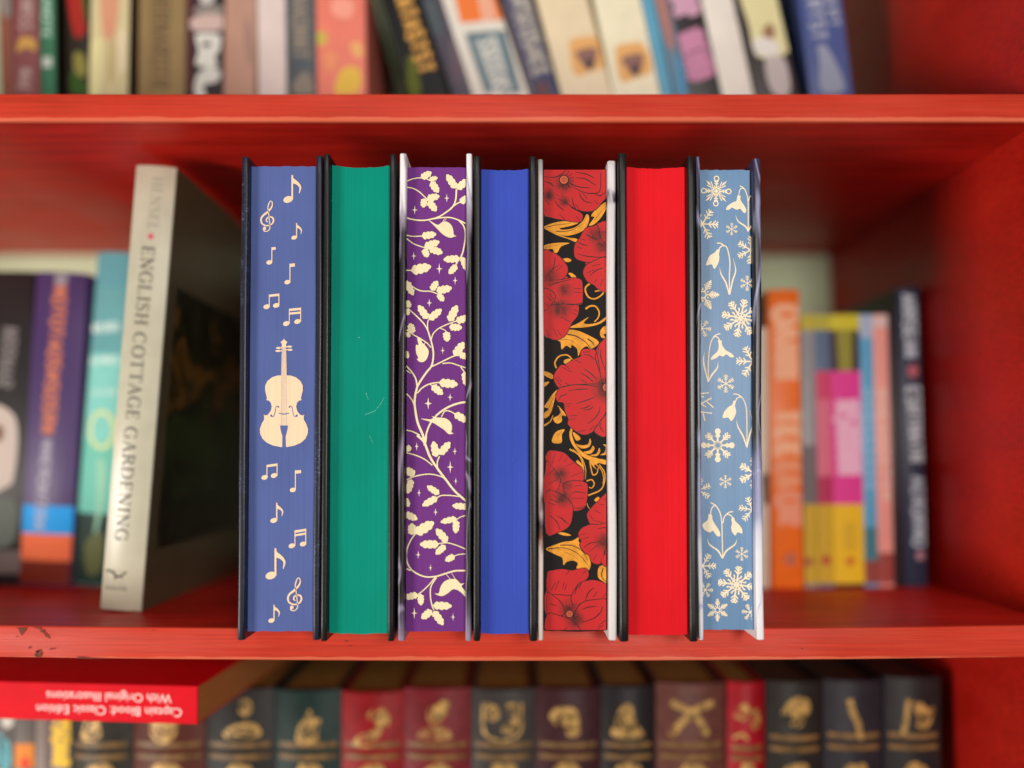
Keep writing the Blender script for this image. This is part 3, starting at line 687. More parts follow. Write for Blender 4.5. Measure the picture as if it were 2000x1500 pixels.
# upper left poppy
poppy(A7, [[(190,415),(250,432),(330,445),(400,480),(440,530),(530,580),(525,640),(480,652),(380,637),(260,612),(190,580)],
           [(180,170),(765,170),(765,400),(720,460),(650,540),(580,558),(500,545),(450,520),(360,460),(230,430),(190,412)]],
      [[(440,330),(520,380),(620,400),(690,370),(698,210)], [(470,260),(560,270),(655,330)], [(410,300),(500,340),(600,350)], [(510,390),(520,430),(560,470),(620,485)], [(445,435),(455,500),(482,546)],
       [(535,395),(575,442)], [(640,460),(675,495)], [(640,400),(690,420),(735,390)], [(195,250),(280,255),(340,235),(390,190)], [(195,290),(250,310),(280,340)], [(310,405),(325,425)], [(355,395),(350,435)], [(210,460),(240,500)], [(290,460),(320,510),(370,550)],
       [(330,585),(380,635)], [(480,600),(510,640)], [(470,490),(510,548)], [(195,540),(220,560)], [(470,210),(560,225),(640,260)]],
      [hatch(365,310,120,60,175,9), hatch(370,470,70,-40,200,8), hatch(240,415,80,-60,60,5)], 8)
heart(A7, 370, 278, 42, -60, 120, 9)
# right poppy
poppy(A7, [[(560,900),(770,880),(770,1100),(600,1100)], [(770,670),(690,660),(640,690),(570,705),(530,760),(510,800),(470,850),(462,930),(480,975),(540,1000),(620,1008),(770,985)],
           [(770,975),(620,1008),(560,1050),(543,1110),(580,1180),(640,1212),(680,1250),(770,1262)]],
      [[(490,830),(530,850),(578,862)], [(480,870),(530,887)], [(485,935),(600,960),(755,967)], [(560,760),(620,790),(662,800)], [(655,665),(680,710),(700,800),(755,862)], [(620,1040),(690,1030)], [(600,1130),(660,1080),(720,1060)], [(640,1190),(660,1160)], [(690,1225),(715,1160)], [(700,740),(755,745)], [(520,800),(560,815)], [(570,1110),(640,1075)]],
      [hatch(665,770,110,-140,160,9), hatch(700,870,90,60,200,6)], 8)
# left poppy
L7 = lambda p: A7(p)
poppy(A7, [[(190,1080),(380,1120),(430,1250),(400,1440),(190,1450)], [(190,915),(260,920),(330,960),(375,1010),(402,1060),(395,1112),(340,1165),(190,1200)],
           [(190,1180),(330,1170),(440,1150),(510,1160),(532,1200),(535,1330),(520,1380),(420,1390),(330,1380),(190,1300)],
           [(190,1420),(300,1390),(420,1385),(496,1395),(497,1460),(480,1500),(440,1545),(405,1620),(370,1668),(300,1698),(240,1680),(190,1640)],
           [(190,1250),(270,1275),(292,1330),(240,1400),(190,1430)]],
      [[(245,1100),(280,1050),(292,965)], [(260,1082),(330,1030)], [(300,1085),(358,1040)], [(235,1215),(300,1195),(430,1162)], [(455,1245),(522,1245)], [(460,1275),(520,1280)], [(350,1375),(450,1387),(532,1370)], [(215,1310),(260,1350)], [(240,1290),(280,1340)],
       [(340,1495),(430,1540)], [(275,1595),(312,1675)], [(310,1605),(342,1660)], [(215,1605),(242,1675)], [(455,1430),(490,1445)], [(450,1460),(485,1478)], [(200,1370),(235,1400)]],
      [hatch(250,1140,110,-60,30,6), hatch(340,1420,130,20,190,9), hatch(380,1260,90,60,200,7)], 8)
# big poppy in the middle
poppy(A8, [[(775,288),(720,295),(680,340),(655,395),(650,470),(690,620),(775,690)],
           [(655,400),(600,375),(540,375),(516,410),(520,440),(460,465),(410,495),(375,515),(345,515),(300,570),(280,620),(300,680),(345,716),(500,700),(690,700),(690,600)],
           [(345,714),(310,760),(300,800),(320,840),(370,850),(380,920),(412,990),(405,1035),(450,1080),(510,1120),(570,1128),(640,1090),(700,1000),(775,860),(775,700),(500,690)],
           [(775,870),(740,950),(700,1010),(640,1090),(690,1140),(730,1147),(775,1120)]],
      [[(345,715),(450,690),(560,690),(680,705)], [(410,740),(500,730),(590,725)], [(320,830),(345,790),(400,770)], [(480,855),(560,830),(640,800)], [(515,900),(570,890),(602,865)], [(540,915),(600,905),(632,880)], [(580,1035),(640,990),(682,930),(690,880)],
       [(380,860),(432,855)], [(380,885),(420,880)], [(410,965),(490,962)], [(415,1000),(472,990)], [(520,580),(580,620),(630,662)], [(545,545),(610,590),(660,640)], [(655,395),(650,450),(670,520),(692,590)], [(702,370),(698,440),(736,560)], [(680,345),(672,420)],
       [(350,530),(440,575)], [(375,515),(422,546)], [(295,620),(345,700)], [(315,610),(350,660)], [(545,420),(600,430),(642,470)], [(540,400),(600,395)], [(700,1020),(690,1060),(722,1112)], [(770,870),(740,950),(700,1000),(640,1090)], [(490,1110),(560,1090)], [(600,1090),(640,1050)], [(520,640),(570,672)], [(470,470),(520,495)], [(380,670),(420,695)]],
      [hatch(740,720,150,150,260,9), hatch(740,730,150,110,170,7)], 8)
heart(A8, 750, 712, 40, 80, 290, 15)
# lower left poppy
def A89(p): return A9(p)
poppy(A9, [[(190,60),(400,120),(440,300),(350,420),(190,400)], [(190,0),(205,-70),(240,-80),(330,-62),(375,-20),(420,20),(470,60),(482,110),(475,160),(330,180),(290,120)],
           [(190,15),(230,40),(290,120),(298,170),(270,235),(190,255)],
           [(330,180),(430,160),(510,180),(516,250),(505,340),(490,370),(450,390),(400,390),(360,340),(340,260)],
           [(190,260),(270,250),(340,290),(395,350),(396,430),(380,500),(340,540),(280,566),(190,572)]],
      [[(340,45),(430,8)], [(385,125),(472,90)], [(195,120),(250,70)], [(200,190),(270,150)], [(395,255),(430,245),(502,255)], [(395,300),(492,295)], [(400,370),(450,376),(500,360)], [(270,430),(330,470),(367,502)], [(215,430),(270,480),(300,546)], [(310,445),(340,490)], [(215,300),(290,330)], [(240,270),(320,320)], [(265,-70),(238,20)], [(320,-55),(290,5)], [(355,-30),(330,8)], [(410,200),(470,195)], [(200,330),(260,350)]],
      [hatch(300,110,100,-100,40,7), hatch(320,290,110,-30,110,7), hatch(350,200,70,-30,60,4)], 7)
# lower right poppy
poppy(A9, [[(560,430),(700,420),(700,720),(600,640)], [(700,255),(640,280),(610,310),(560,360),(520,410),(515,440),(545,505),(620,520),(700,510)],
           [(700,500),(600,508),(545,505),(480,530),(447,570),(450,610),(470,628),(458,670),(490,720),(530,750),(550,800),(600,817),(640,790),(650,700),(700,650)],
           [(700,640),(668,680),(655,740),(625,790),(650,830),(700,818)]],
      [[(445,590),(500,577)], [(470,622),(530,602)], [(485,690),(540,652),(620,640)], [(570,390),(620,415)], [(530,425),(562,466)], [(560,790),(592,740)], [(640,740),(700,735)], [(600,340),(650,350)], [(640,300),(680,320)], [(530,720),(600,665)], [(590,540),(650,530),(690,545)], [(560,470),(640,490)]],
      [hatch(650,640,110,110,230,8)], 7)
# bottom poppy
poppy(A9, [[(200,1000),(420,980),(560,1080),(520,1250),(380,1290),(200,1250)], [(200,890),(240,870),(320,858),(390,870),(440,858),(490,850),(522,880),(515,930),(430,1000),(410,1060),(280,1055),(200,1040)],
           [(430,1000),(470,962),(560,945),(640,965),(682,1000),(700,1025),(700,1120),(600,1100),(490,1118),(410,1140),(390,1080)],
           [(490,1118),(600,1100),(665,1102),(700,1200),(700,1300),(640,1345),(440,1365),(400,1300),(430,1180)],
           [(200,1050),(250,1075),(310,1130),(330,1210),(260,1230),(200,1215)],
           [(200,1215),(300,1230),(400,1272),(455,1365),(200,1365)]],
      [[(415,1060),(430,1010),(470,970)], [(450,1020),(466,960)], [(500,1115),(520,1050),(567,1005)], [(470,1180),(520,1160),(590,1150)], [(465,1280),(560,1250),(620,1200),(636,1155)], [(345,905),(372,870)], [(480,895),(502,870)], [(260,1025),(290,950)], [(335,1030),(350,980)], [(320,1020),(330,960)], [(600,1310),(660,1260)], [(640,1080),(666,1050)], [(590,1335),(640,1300)], [(560,1080),(590,1040)], [(230,1020),(265,960)], [(325,1340),(360,1320)], [(220,1130),(270,1150)]],
      [hatch(370,1180,120,-160,-40,8), hatch(420,1260,110,20,110,6)], 8)
heart(A9, 375, 1212, 34, -110, 40, 9)

# ---- snowflakes and snowdrops print
put = b7[2]
def fl_map(cx, cy, k): return
def snowflake(cx, cy, r, kind="fern", n=6, rot=0.0, w=1.0):
    p = Print()
    def P(a, d): return (cx + d * math.cos(a), cy + d * math.sin(a))
    for i in range(n):
        a = rot + 2 * math.pi * i / n; odd = i % 2
        if kind == "fern":
            p.stroke([P(a, 0), P(a, r * .97)], r * .09 * w)
            for d, l in ((.38, .26), (.60, .32), (.80, .24)):
                for s in (1, -1):
                    q = P(a, r * d); b = a + s * math.radians(48)
                    p.stroke([q, (q[0] + r * l * math.cos(b), q[1] + r * l * math.sin(b))], r * .075 * w)
        elif kind == "wheel":
            p.stroke([P(a, 0), P(a, r * .97)], r * .085)
            for d, l in ((.55, .26), (.72, .26), (.86, .16)):
                for s in (1, -1):
                    q = P(a, r * d); b = a + s * math.radians(45)
                    p.stroke([q, (q[0] + r * l * math.cos(b), q[1] + r * l * math.sin(b))], r * .075)
            b = a + math.pi / n
            p.stroke([P(a, r * .27), P(a + 2 * math.pi / n, r * .27)], r * .055)
            p.stroke([P(a, r * .27), P(b, r * .42), P(b, r * .54)], r * .06, r * .10)
        elif kind == "ring":
            if not odd:
                p.stroke([P(a, r * .3), P(a, r * .68)], r * .08)
                for k in range(6):
                    c = P(a, r * .83); p.stroke([(c[0] + r * .17 * math.cos(k * math.pi / 3), c[1] + r * .17 * math.sin(k * math.pi / 3)), (c[0] + r * .17 * math.cos((k + 1) * math.pi / 3), c[1] + r * .17 * math.sin((k + 1) * math.pi / 3))], r * .075)
                for s in (1, -1):
                    for d in (.42, .56):
                        q = P(a, r * d); b = a + s * math.radians(50); p.stroke([q, (q[0] + r * .17 * math.cos(b), q[1] + r * .17 * math.sin(b))], r * .07)
            else:
                p.poly([P(a, r * .42), P(a + .10, r * .72), P(a, r * 1.0), P(a - .10, r * .72)])
                for s in (1, -1): p.stroke([P(a + s * .16, r * .40), P(a + s * .25, r * .74)], r * .07)
            p.stroke([P(a, r * .2), P(a, r * .42)], r * .09)
            b = a + math.pi / n; p.stroke([P(b, r * .22), P(b, r * .38)], r * .07)
        elif kind == "ball":
            p.stroke([P(a, r * .26), P(a, r * .9)], r * .10)
            if not odd: p.ell(*P(a, r * .84), r * .18, n=14)
            for d, l in (((.45, .2), (.58, .14)) if not odd else ((.5, .26), (.66, .28), (.82, .2))):
                for s in (1, -1):
                    q = P(a, r * d); b = a + s * math.radians(45); p.stroke([q, (q[0] + r * l * math.cos(b), q[1] + r * l * math.sin(b))], r * .085)
            b = a + math.pi / n
            p.stroke([P(a, r * .38), P(b, r * .22), P(a + 2 * math.pi / n, r * .38)], r * .05, n=1)
            p.stroke([P(a, r * .25), P(b, r * .14), P(a + 2 * math.pi / n, r * .25)], r * .035, n=1)
        elif kind == "leafy":
            p.stroke([P(a, r * .22), P(a, r * .98)], r * .10)
            for d in (.36, .50, .64, .78):
                for s in (1, -1):
                    l = .40 * (1.15 - d); q = P(a, r * d); b = a + s * math.radians(42)
                    p.stroke([q, (q[0] + r * l * math.cos(b), q[1] + r * l * math.sin(b))], r * .065)
            p.stroke([P(a, r * .22), P(a + 2 * math.pi / n, r * .22)], r * .09)
            b = a + math.pi / n; p.poly([P(b, r * .26), P(b + .16, r * .35), P(b, r * .44), P(b - .16, r * .35)])
    if kind in ("fern",): p.ell(cx, cy, r * .12, n=10)
    if kind == "ring":
        p.ell(cx, cy, r * .13, n=16)
        for k in range(16): a = 2 * math.pi * k / 16; p.stroke([P(a, r * .2), P(a + math.pi / 8, r * .2)], r * .06)
    put(p, "snowflake_print", CREAM3)
D10 = lambda p: (1330 + p[0] / 6.25, 290 + p[1] / 6.25); D11 = lambda p: (1330 + p[0] / 5.357, 500 + p[1] / 5.357)
D12 = lambda p: (1330 + p[0] / 5.357, 740 + p[1] / 5.357); D13 = lambda p: (1330 + p[0] / 4.839, 960 + p[1] / 4.839)
R = math.radians
snowflake(*D10((430, 520)), 29.5, "ring", 8, 0.03)
snowflake(*D10((262, 920)), 32, "fern", 6, R(3), 1.0); snowflake(*D10((620, 985)), 12.5, "fern", 6, R(90)); snowflake(*D10((850, 1240)), 28, "fern", 6, R(92), 1.05)
snowflake(*D11((228, 405)), 33, "leafy", 6, 0); snowflake(*D11((693, 285)), 15, "fern", 6, R(90)); snowflake(*D11((625, 650)), 38, "wheel", 8, R(12))
snowflake(*D11((222, 757)), 18, "fern", 6, R(5)); snowflake(*D11((750, 1105)), 33, "fern", 6, R(2)); snowflake(*D11((470, 1335)), 18, "fern", 6, R(90))
snowflake(*D12((385, 695)), 32.5, "ball", 8, 0); snowflake(*D12((765, 985)), 31, "fern", 6, R(30), 1.35); snowflake(*D12((465, 1075)), 13, "fern", 6, R(90)); snowflake(*D12((190, 1165)), 24, "fern", 6, R(35), 1.05)
snowflake(*D12((745, 1370)), 27, "fern", 6, R(10)); snowflake(*D13((575, 590)), 13.5, "fern", 6, R(90)); snowflake(*D13((205, 703)), 27, "fern", 6, 0)
snowflake(*D13((230, 930)), 15.5, "fern", 6, R(2)); snowflake(*D13((525, 880)), 37, "wheel", 8, R(8)); snowflake(*D13((345, 1120)), 23, "leafy", 6, R(90)); snowflake(*D13((655, 1140)), 17, "fern", 6, R(5))
fr = Print()
for l in ([(205,155),(290,145)], [(205,258),(265,295)], [(205,262),(320,200)], [(270,240),(340,300)], [(205,345),(325,360)], [(228,348),(250,440)], [(210,185),(240,188)]): fr.stroke([D12(q) for q in l], 2.4)
put(fr, "frost_branch_print", CREAM3)
def snowdrop(D, stems, flowers, leaves, w):
    p = Print()
    for s in stems: p.stroke([D(q) for q in s], w[0])
    for f in flowers: p.curve([D(q) for q in f], 3)
    for l in leaves: p.stroke([D(q) for q in l], [2.2, 3.4, 2.6, .3])
    put(p, "snowdrop_print", CREAM3)
def hoods(D, hs):
    return [[D(q) for q in h] for h in hs]
snowdrop(D10, [[(820,1000),(820,800),(818,640),(790,520),(755,485),(720,505),(706,565)], [(715,455),(755,475),(785,505)], [(825,640),(840,590),(890,560)]],
         [[(690,575),(728,578),(726,625),(762,682),(796,740),(788,786),(758,778),(722,735),(690,748),(655,738),(620,722),(590,745),(550,748),(572,700),(640,655),(678,638)]],
         [[(820,1015),(790,955),(700,890),(665,815)], [(815,1015),(850,955),(895,905)]], (2.0,))
snowdrop(lambda p: D10(p) if p[1] < 5000 else D11((p[0], p[1] - 10000)),
         [[(507,10400),(507,10200),(598,1400),(585,1300),(560,1210),(520,1185),(480,1205),(462,1245)], [(440,1155),(490,1160),(535,1195)]],
         [[(440,1235),(474,1240),(464,1290),(470,1330),(455,1402),(405,1472),(375,1415),(305,1430),(320,1370),(350,1310),(412,1270)]],
         [[(505,10405),(470,10280),(420,10190),(402,10110)], [(510,10405),(540,10260),(572,10150),(545,10020)]], (2.3,))
snowdrop(D11, [[(285,1310),(285,1150),(295,1000),(315,900),(350,845),(388,855),(405,890)], [(335,852),(370,825),(412,812)]],
         [[(388,880),(424,885),(430,930),(470,985),(530,1020),(558,1055),(520,1060),(475,1030),(440,1052),(400,1042),(370,1066),(315,1087),(325,1050),(380,1000),(396,940)]],
         [[(285,1318),(250,1180),(235,1080),(248,1000)], [(285,1318),(320,1250),(380,1170),(388,1110)]], (2.0,))
snowdrop(D12, [[(690,710),(690,500),(685,320),(660,230),(630,190),(592,200),(566,240)], [(545,158),(600,165),(640,195)]],
         [[(550,230),(577,235),(565,280),(578,340),(560,400),(525,442),(495,405),(437,408),(450,350),(490,300),(536,270)]],
         [[(690,718),(650,600),(600,510),(578,425)], [(690,718),(715,600),(746,480),(722,325)]], (2.0,))
snowdrop(D13, [[(395,620),(390,450),(385,280),(365,190),(325,135),(290,160),(278,225)], [(280,105),(332,130)], [(395,300),(410,240),(440,215),(475,230),(490,252)], [(430,212),(460,195),(492,190)]],
         [[(262,215),(292,220),(300,270),(330,320),(366,380),(370,420),(340,420),(300,370),(280,387),(250,380),(215,352),(203,310),(250,270)], [(475,260),(500,245),(515,280),(555,320),(579,360),(576,397),(535,385),(515,417),(485,385),(474,340),(482,300)]],
         [[(392,632),(350,560),(270,500),(248,440)], [(393,632),(430,560),(510,500),(527,450)]], (2.2,))

# ------------------------------------------------------------------ books standing spine-out
PAPER = mat((196, 176, 138), 0.7, 0.2, 0.12, 1.0, 0.3, 1.5, (900, 30, 30))
rnd = random.Random(5)
class SpineBook:
    def __init__(s, name, label, cat, edge, wpx, y, zfloor, h=None, depth=0.135, rgb=(120, 60, 60), rough=0.45, bulge=0.0006, board=0.0006, group=None, m=None, cover_rgb=None, pages_rgb=None, squash=0.0):
        (ut, vt, ub, vb) = edge
        Pt, Pb = at(ut, vt, y), at(ub, vb, y)
        ang = math.atan2(Pt.x - Pb.x, Pt.z - Pb.z)
        s.t = y - CAM_Y; s.w = w = wpx * s.t / F * math.cos(ang); s.y = y; s.b = bulge
        zl = zfloor + (w * math.sin(ang) if ang > 0 else 0)
        x = Pb.x + (zl - Pb.z) * math.tan(ang)
        s.h = h = h if h else (Pt.z - zl) / math.cos(ang)
        s.root = empty(name, (x, y, zl), label, cat, group, (0, ang, 0)); s.ang = ang
        s.inv = Matrix.Rotation(-ang, 3, 'Y'); s.loc = Vector((x, y, zl))
        m = m or glossy(rgb, rough); s.m = m
        n = 8; s.n = n; vs = []; e = min(0.0008, h * .01)
        th = 0.0014
        lev = [(0, .4), (e, 0), (h - e, 0), (h, .4)]
        for z, ins in lev:
            for i in range(n + 1):
                q = i / n; vs.append((w * q, -bulge * (1 - (2 * q - 1) ** 2) + ins * th, z))
            vs += [(w, th, z), (0, th, z)]
        k = n + 3; fs = []
        for i in range(3):
            for j in range(k): fs.append((i * k + j, i * k + (j + 1) % k, (i + 1) * k + (j + 1) % k, (i + 1) * k + j))
        fs += [tuple(reversed(range(k))), tuple(range(3 * k, 4 * k))]
        s.spine = Geo().add(vs, fs).build("spine", m, s.root, smooth=35)
        cm = glossy(cover_rgb, rough) if cover_rgb else m
        y0 = th + 0.0001
        s.fc = Geo().box(0, board, y0, depth, 0, h).build("front_cover", cm, s.root)
        s.bc = Geo().box(w - board, w, y0, depth, 0, h).build("back_cover", cm, s.root)
        ins = 0.0025 if board > 0.0012 else 0.0004
        pm = PAPER if not pages_rgb else mat(pages_rgb, 0.6, 0.3, 0.15, 1.0, 0.3, 1.5, (900, 30, 30))
        s.pb = Geo().box(board + 2e-5, w - board - 2e-5, y0 + 2e-5, depth - ins, ins, h - ins).build("page_block", pm, s.root)
        s.k = 0
    def loc_of(s, u, v):
        return s.inv @ (at(u, v, s.y) - s.loc)
    def surf(s, x):
        n = s.n; q = min(max(x / s.w, 0), 1) * n; i = min(int(q), n - 1); f = q - i
        g = lambda j: -s.b * (1 - (2 * j / n - 1) ** 2)
        return g(i) + (g(i + 1) - g(i)) * f
    def put(s, pr, name, m, px=True, full=False):
        """pr in photo pixels (px) or in spine millimetres-like local metres"""
        q = Print()
        for vs, fs in pr.p:
            if px:
                L = [s.loc_of(*v) for v in vs]; vs2 = [(l.x, l.z) for l in L]
            else: vs2 = vs
            q.p.append((vs2, fs))
        s.k += 1; k0 = s.k
        cols = [s.w * i / s.n for i in range(1, s.n)]
        e = 0.0009
        o = q.build(name, m, s.spine, lambda x, z, l: Vector((x, s.surf(x) - 0.00005 - (k0 * 4 + l) * EPS, z)), (0.00002, s.w - 0.00002, e, s.h - e), cols)
        return o
    def rect(s, u0, v0, u1, v1, rgb, name="panel_print"):
        return s.put(Print().rect(u0, v0, u1, v1), name, ink(rgb))
    def quad(s, pts, rgb, name="panel_print"): return s.put(Print().poly(pts), name, ink(rgb))
    def curve(s, pts, rgb, name="picture_print"): return s.put(Print().curve(pts, 4), name, ink(rgb))
    def band(s, v0, v1, rgb, name="band_print"):      # full width across the spine
        a, b2 = s.loc_of(1000, v0).z, s.loc_of(1000, v1).z
        u = (s.loc.x) ; q = Print()
        za = s.zh(v0); zb2 = s.zh(v1)
        q.rect(0, zb2, s.w, za); return s.put(q, name, ink(rgb), px=False)
    def zh(s, v):
        c = s.loc + Vector((s.w / 2, 0, 0)); P = at(1000, v, s.y); return (P.z - s.loc.z) / math.cos(s.ang)
    def lettering(s, a, b, size, n, rgb, bold=0.2, name="title_print", seed=1):
        """letter-like marks set one after another from a to b (photo pixels); size = letter height across"""
        rr = random.Random(seed); A, B = Vector(a), Vector(b); d = (B - A) / n; L = d.length; d.normalize(); q = Vector((-d.y, d.x)) * -1
        p = Print(); w = size * bold
        for i in range(n):
            o = A + d * (L * i); g = L * .82
            c = lambda x, y: tuple(o + d * (x * g) + q * ((y - .5) * size))
            kind = rr.randrange(7)
            def st(*pts): p.stroke([c(*x) for x in pts], w, n=4)
            if kind == 0: st((.15,0),(.15,1)); st((.15,.95),(.85,.95)); st((.15,.5),(.7,.5)); st((.15,.05),(.85,.05))
            elif kind == 1: st((.15,0),(.15,1)); st((.85,0),(.85,1)); st((.15,1),(.85,0))
            elif kind == 2: st((.1,0),(.5,1)); st((.5,1),(.9,0)); st((.25,.35),(.75,.35))
            elif kind == 3: st((.5,1),(.1,.8),(.1,.2),(.5,0),(.9,.2),(.9,.8),(.5,1))
            elif kind == 4: st((.15,0),(.15,1)); st((.15,1),(.8,.9),(.8,.6),(.15,.5)); st((.4,.5),(.9,0))
            elif kind == 5: st((.5,0),(.5,1)); st((.1,.95),(.9,.95))
            else: st((.85,.85),(.4,1),(.15,.75),(.5,.5),(.85,.25),(.5,0),(.15,.15))
        return s.put(p, name, ink(rgb))

# ---- upper shelf
UY = 0.108; UZ = Z_UP + 0.0001
GU = "books on the upper shelf"
def up(label, ut, ub, w, rgb, h=0.2, **k):
    return SpineBook("paperback_book", label, "book", (ut, 0, ub, 182), w, UY + k.pop("dy", 0), UZ, h, rgb=rgb, group=GU, **k)
b = up("rust brown book at the far left end of the upper shelf", -2, 4, 24, (140, 82, 66), .21); b.curve([(-2, -10), (22, -10), (26, 20), (14, 36), (2, 20)], (140, 130, 122))
b = up("mauve book with grey lettering and a gold moon on its spine, upper shelf", 27, 29, 49, (140, 82, 84), .2)
b.lettering((54, 0), (50, 62), 22, 4, (182, 158, 152), .2); b.curve([(32, 100), (40, 76), (54, 72), (70, 80), (70, 100), (54, 94), (44, 98)], (206, 160, 84)); b.lettering((52, 135), (46, 182), 22, 3, (186, 160, 156), .22, seed=4)
b = up("narrow green book with white lettering on the upper shelf", 79, 81, 28, (62, 124, 92), .19, cover_rgb=(44, 34, 28)); b.lettering((93, -5), (91, 78), 16, 5, (176, 206, 190), .26, seed=7); b.rect(84, 112, 102, 132, (206, 216, 204))
b = up("dark book with red and green flower picture, beside narrow green book", 130, 132, 42, (48, 38, 30), .2, dy=.004)
b.curve([(132, -20), (160, -20), (164, 30), (168, 60), (152, 76), (140, 50)], (172, 44, 36)); b.curve([(160, -10), (176, -10), (176, 50), (168, 40)], (56, 92, 32)); b.curve([(146, 105), (164, 108), (170, 140), (160, 152), (146, 140)], (150, 144, 74)); b.curve([(140, 140), (160, 155), (172, 182), (140, 182)], (62, 96, 40))
b = up("cream and yellow spined book with faded pink patch, upper shelf", 178, 174, 76, (220, 206, 158), .2, rough=.5, cover_rgb=(56, 40, 30)); b.curve([(200, -20), (232, -20), (230, 40), (222, 78), (204, 74), (198, 30)], (222, 158, 126)); b.curve([(178, 90), (198, 80), (196, 182), (176, 182)], (240, 232, 172)); b.curve([(212, 80), (226, 84), (224, 150), (212, 160)], (206, 184, 134)); b.curve([(232, 70), (246, 60), (244, 130), (232, 140)], (236, 220, 184))
b = up("olive gold book with dark lettering between two rules, upper shelf", 272, 270, 92, (150, 124, 82), .215, rough=.55); b.lettering((318, -20), (314, 178), 34, 9, (112, 92, 66), .16, seed=3); b.rect(297, -20, 299, 182, (112, 92, 60)); b.rect(336, -20, 339, 182, (172, 144, 92))
b = up("black book with big white letters and pale pink band, upper shelf", 366, 364, 72, (46, 36, 40), .2); b.quad([(364, -10), (378, -10), (376, 182), (363, 182)], (96, 52, 58)); b.curve([(382, 70), (400, 66), (430, 70), (428, 100), (420, 112), (424, 130), (384, 128), (388, 100)], (228, 226, 218), "title_print"); b.curve([(384, 150), (408, 132), (430, 140), (424, 160), (398, 168), (404, 190), (382, 190)], (222, 220, 212), "title_print"); b.curve([(396, 84), (412, 84), (410, 92), (398, 92)], (60, 50, 52), "title_print"); b.curve([(378, 34), (436, 30), (436, 58), (378, 60)], (212, 184, 176)); b.ell = None; b.curve([(392, -14), (418, -14), (416, 6), (394, 8)], (206, 202, 196)); b.curve([(384, 14), (432, 12), (432, 26), (384, 28)], (150, 140, 134))
b = up("plain tan pink book on the upper shelf", 440, 437, 62, (192, 148, 128), .205)
b.curve([(478, 40), (492, 60), (494, 130), (482, 110)], (170, 134, 122))
b = up("plain pinkish white book on the upper shelf", 503, 505, 55, (232, 214, 208), .2)
b = up("slate grey book with dull brown lettering on the upper shelf", 561, 563, 55, (84, 92, 98), .2); b.lettering((586, -10), (588, 120), 30, 6, (152, 138, 122), .22, seed=8); b.curve([(575, 160), (600, 140), (612, 182), (575, 182)], (150, 138, 126))
b = up("salmon pink book with yellow splotches on the upper shelf", 617, 620, 97, (250, 138, 118), .132)
b.curve([(618, 66), (634, 62), (640, 84), (622, 88)], (214, 190, 90)); b.curve([(660, 150), (676, 132), (700, 134), (706, 160), (696, 182), (656, 182)], (248, 204, 86)); b.curve([(686, 84), (706, 86), (708, 112), (690, 108)], (250, 186, 120)); b.curve([(636, 100), (660, 110), (650, 140), (634, 130)], (252, 160, 116)); b.curve([(650, 0), (690, 4), (684, 36), (652, 30)], (255, 168, 146))
b = up("black leaning book with gold lettering and olive base, upper shelf", 744, 800, 76, (14, 13, 13), .205, rough=.65, cover_rgb=(12, 11, 11)); b.lettering((782, -24), (836, 145), 30, 8, (222, 166, 84), .3, seed=5); b.curve([(796, 112), (812, 122), (822, 182), (798, 182)], (96, 104, 34)); b.curve([(722 + 76, 40), (816, 70), (818, 100), (806, 90)], (26, 23, 20))
b = up("slate and purple leaning book behind white orange spined one, upper shelf", 824, 882, 44, (72, 66, 82), .2); b.quad([(824, 0), (850, 0), (872, 68), (846, 68)], (82, 92, 98)); b.curve([(876, 80), (892, 90), (906, 150), (888, 160)], (110, 92, 104))
b = up("white leaning book with orange panel and teal framed lettering, upper shelf", 853, 915, 118, (232, 226, 214), .21); b.quad([(882, -30), (972, -30), (984, 38), (900, 46)], (246, 130, 62)); b.quad([(926, -30), (955, -30), (972, 36), (942, 42)], (244, 180, 150)); b.quad([(908, 66), (986, 60), (1018, 182), (948, 182)], (94, 122, 134)); b.quad([(920, 76), (976, 70), (1006, 182), (962, 182)], (140, 156, 162)); b.lettering((950, 76), (982, 180), 34, 7, (226, 224, 216), .2, seed=2)
b = up("navy leaning book with pale grey lettering on the upper shelf", 981, 1036, 56, (50, 54, 98), .2); b.lettering((1010, -20), (1060, 152), 32, 9, (178, 172, 164), .3, seed=6); b.curve([(1046, 165), (1068, 160), (1072, 184), (1050, 184)], (112, 80, 82)); b.quad([(981, 0), (985, 0), (1040, 182), (1036, 182)], (150, 136, 132))
for lab, ut, ub, wd, c, px_, seed in (("cream leaning book with orange picture beside navy book", 1048, 1096, 101, (240, 222, 186), 1142, 1), ("paler cream leaning book with orange picture next to thin blue book", 1160, 1198, 92, (246, 238, 206), 1232, 2)):
    b = up(lab + ", upper shelf", ut, ub, wd, c, .2); dy = 8 if seed == 2 else -4
    b.curve([(px_ - 30, 88 + dy), (px_ - 10, 78 + dy), (px_ + 20, 76 + dy), (px_ + 36, 100 + dy), (px_ + 40, 132 + dy), (px_ + 10, 146 + dy), (px_ - 20, 150 + dy)], (240, 184, 116)); b.curve([(px_ - 18, 106 + dy), (px_ + 22, 98 + dy), (px_ + 20, 128 + dy), (px_ + 6, 142 + dy), (px_ - 8, 126 + dy)], (150, 112, 104)); b.curve([(px_, 124 + dy), (px_ + 18, 122 + dy), (px_ + 12, 142 + dy)], (74, 66, 74))
b = up("thin light blue leaning book on the upper shelf", 1253, 1291, 24, (96, 168, 200), .2)
b = up("leaning book with faded red and blue spine beside black pink lettered one", 1278, 1318, 30, (108, 130, 152), .2); b.curve([(1276, -20), (1296, -20), (1316, 80), (1304, 90)], (176, 124, 116)); b.curve([(1318, 110), (1332, 118), (1340, 182), (1322, 182)], (90, 152, 190))
